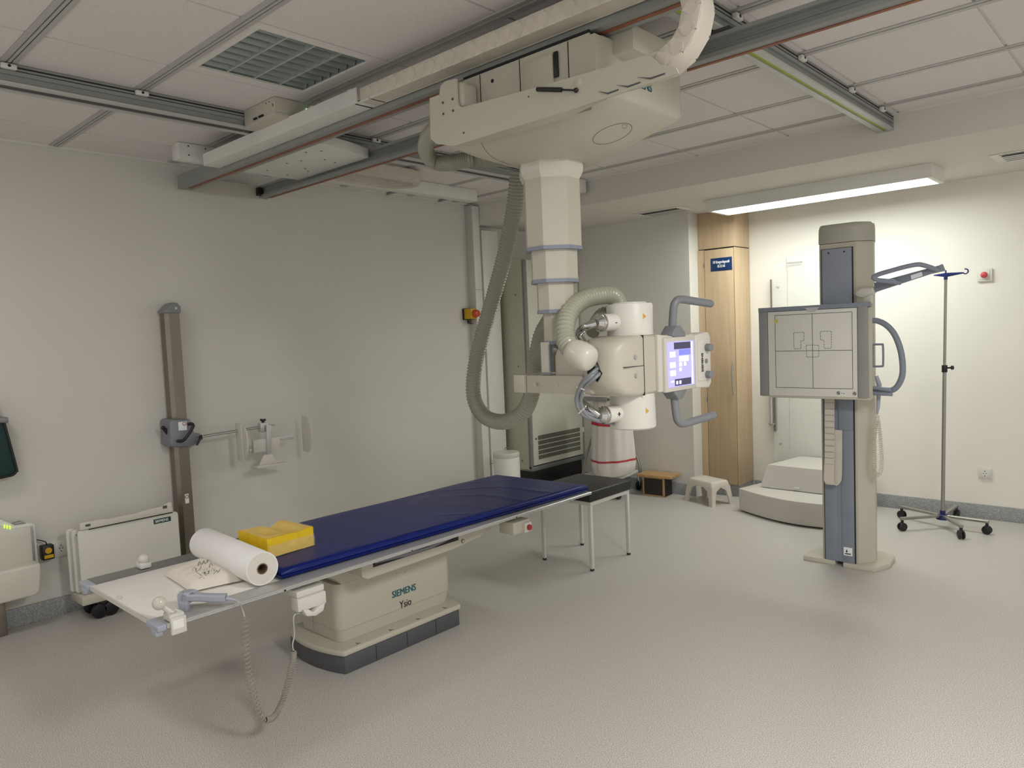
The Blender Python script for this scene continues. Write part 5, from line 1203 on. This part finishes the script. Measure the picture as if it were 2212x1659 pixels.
# remote on hook
rc_ = [at(u, v, 'y', 4.53) for u, v in ((1893, 812), (1899, 830), (1897, 880), (1895, 895))]
part(T, 'hand_control', MB().tube(rc_, lambda i: (.010, .014, .010, .005)[i], 12), M_lav, 'grey hand control on its hook')
cc1 = [at(u, v, 'y', 4.54) for u, v in ((1895, 895), (1896, 905), (1892, 915), (1888, 960), (1886, 1000), (1892, 1022), (1900, 1024), (1905, 1000), (1902, 950), (1897, 905))]
mb = MB(); coil(mb, cc1, .0095, .0024, 64, per=10)
part(T, 'coiled_cord', mb, M_tape, 'cream coiled cord')

# ================================================================== IV STAND
ic = V((-1.265, 5.80, 0))
t = thing('infusion_stand', 'tall steel infusion pole on five castors with a navy hook head', 'infusion stand', ic)
T = t
tp = at(2043, 590, 'y', 5.80)
def along(z): return V((ic.x+(tp.x-ic.x)*(z-.1)/(tp.z-.1), 5.80, z))
part(T, 'pole', MB().cyl(along(.1), along(1.14), .0125, n=20), M_tube)
part(T, 'inner_pole', MB().cyl(along(1.1), along(tp.z-.02), .0095, n=18), M_tube)
k_ = part(T, 'height_clamp', MB().cyl(along(1.105), along(1.155), .018, n=20, b=.003), M_black)
q = along(1.135); part(k_, 'clamp_knob', MB().cyl(q, q+V((.04, .03, .0)), .006, n=10).cyl(q+V((.035, .028, 0)), q+V((.046, .036, 0)), .015, n=8, b=.002), M_black)
hd = part(T, 'hook_head', MB().cyl(along(tp.z-.045), along(tp.z+.0), .012, n=14).cyl(along(tp.z), along(tp.z+.02), .005, n=10)
          .prism([(tp.x-.075, tp.z-.012), (tp.x, tp.z-.028), (tp.x+.105, tp.z-.012), (tp.x+.105, tp.z-.002), (tp.x, tp.z+.002), (tp.x-.075, tp.z-.006)], 'xz', 5.792, 5.808, .003), M_navy, 'navy plastic hook head')
part(hd, 'hook', MB().tube([(tp.x+.118+.016*math.cos(math.radians(a)), 5.80, tp.z+.002+.016*math.sin(math.radians(a))) for a in range(-150, 130, 20)], .0045, 10), M_navy)
hubz = .085
part(T, 'hub', MB().cyl(ic+V((0, 0, .062)), ic+V((0, 0, .098)), .045, .034, n=10, b=.004).cyl(ic+V((0, 0, .095)), ic+V((0, 0, .125)), .018, n=16), M_navy, 'navy plastic hub')
feet = [at(u, v, 'z', .045) for u, v in ((1948, 1107), (1949, 1133), (2076, 1150), (2132, 1140), (2066, 1105))]
for f in feet:
    d = V((f.x-ic.x, f.y-ic.y, 0)); L_ = d.length; d.normalize(); s = V((-d.y, d.x, 0)); e = ic+d*L_
    R_ = Matrix(((d.x, s.x, 0, ic.x), (d.y, s.y, 0, ic.y), (0, 0, 1, 0), (0, 0, 0, 1)))
    lg_ = part(T, 'leg', MB().box(.03, L_+.012, -.0125, .0125, .078, .096, .002, 1, R_), M_tube)
    cs = part(T, 'castor', MB().cyl(e+V((0, 0, .0))+s*.006+V((0, 0, .030)), e+s*.018+V((0, 0, .030)), .030, n=20, b=.005).cyl(e-s*.006+V((0, 0, .030)), e-s*.018+V((0, 0, .030)), .030, n=20, b=.005)
              .cyl(e+V((0, 0, .045)), e+V((0, 0, .080)), .010, n=10).box(L_-.014, L_+.014, -.014, .014, .03, .06, .006, 2, R_), M_black, 'black twin castor')

# ================================================================== BACK WALL FITTINGS
e0 = at(2128, 594, 'y', YB)
t = thing('emergency_button', 'white square wall switch with a red mushroom button', 'emergency button', (e0.x, YB, e0.z-.045))
part(t, 'plate', MB().box(e0.x-.046, e0.x+.046, YB-.018, YB, e0.z-.046, e0.z+.046, .003).box(e0.x-.032, e0.x+.032, YB-.022, YB-.016, e0.z-.032, e0.z+.032, .002), M_white)
part(t, 'button', MB().cyl((e0.x, YB-.02, e0.z), (e0.x, YB-.034, e0.z), .012).ball((e0.x, YB-.038, e0.z), (.022, .012, .022), 28), M_pink, 'red mushroom button')
e0 = at(2128, 1022, 'y', YB)
t = thing('wall_socket', 'single white wall socket low on the back wall under the red button', 'socket', (e0.x, YB, e0.z-.042))
part(t, 'plate', MB().box(e0.x-.042, e0.x+.042, YB-.010, YB, e0.z-.042, e0.z+.042, .002).box(e0.x-.033, e0.x+.033, YB-.013, YB-.009, e0.z-.033, e0.z+.033, .0015), M_white)
part(t, 'outlet', MB().cyl((e0.x, YB-.0125, e0.z), (e0.x, YB-.0145, e0.z), .021, n=24), M_wpaint)
part(t, 'contact_hole', MB().cyl((e0.x-.009, YB-.014, e0.z), (e0.x-.009, YB-.0155, e0.z), .0032, n=8).cyl((e0.x+.009, YB-.014, e0.z), (e0.x+.009, YB-.0155, e0.z), .0032, n=8)
     .box(e0.x-.003, e0.x+.003, YB-.0155, YB-.014, e0.z+.014, e0.z+.02).box(e0.x-.003, e0.x+.003, YB-.0155, YB-.014, e0.z-.02, e0.z-.014), M_ink)

# ================================================================== GROUPS OF LOOK-ALIKES
for o in bpy.data.objects:
    if o.parent is None and 'category' in o:
        n = o.name.split('.')[0]
        g = {'ceiling_rail': 'ceiling rails', 'cable_tray': 'cable trays near the ceiling', 'energy_chain': 'link chains near the ceiling', 'air_vent': 'air vents in the lower ceiling',
             'cable_duct': 'cable ducts in the left corner', 'ball_grip': 'ball grips on the x-ray table rails', 'wall_socket': 'wall sockets'}.get(n)
        if g: o['group'] = g
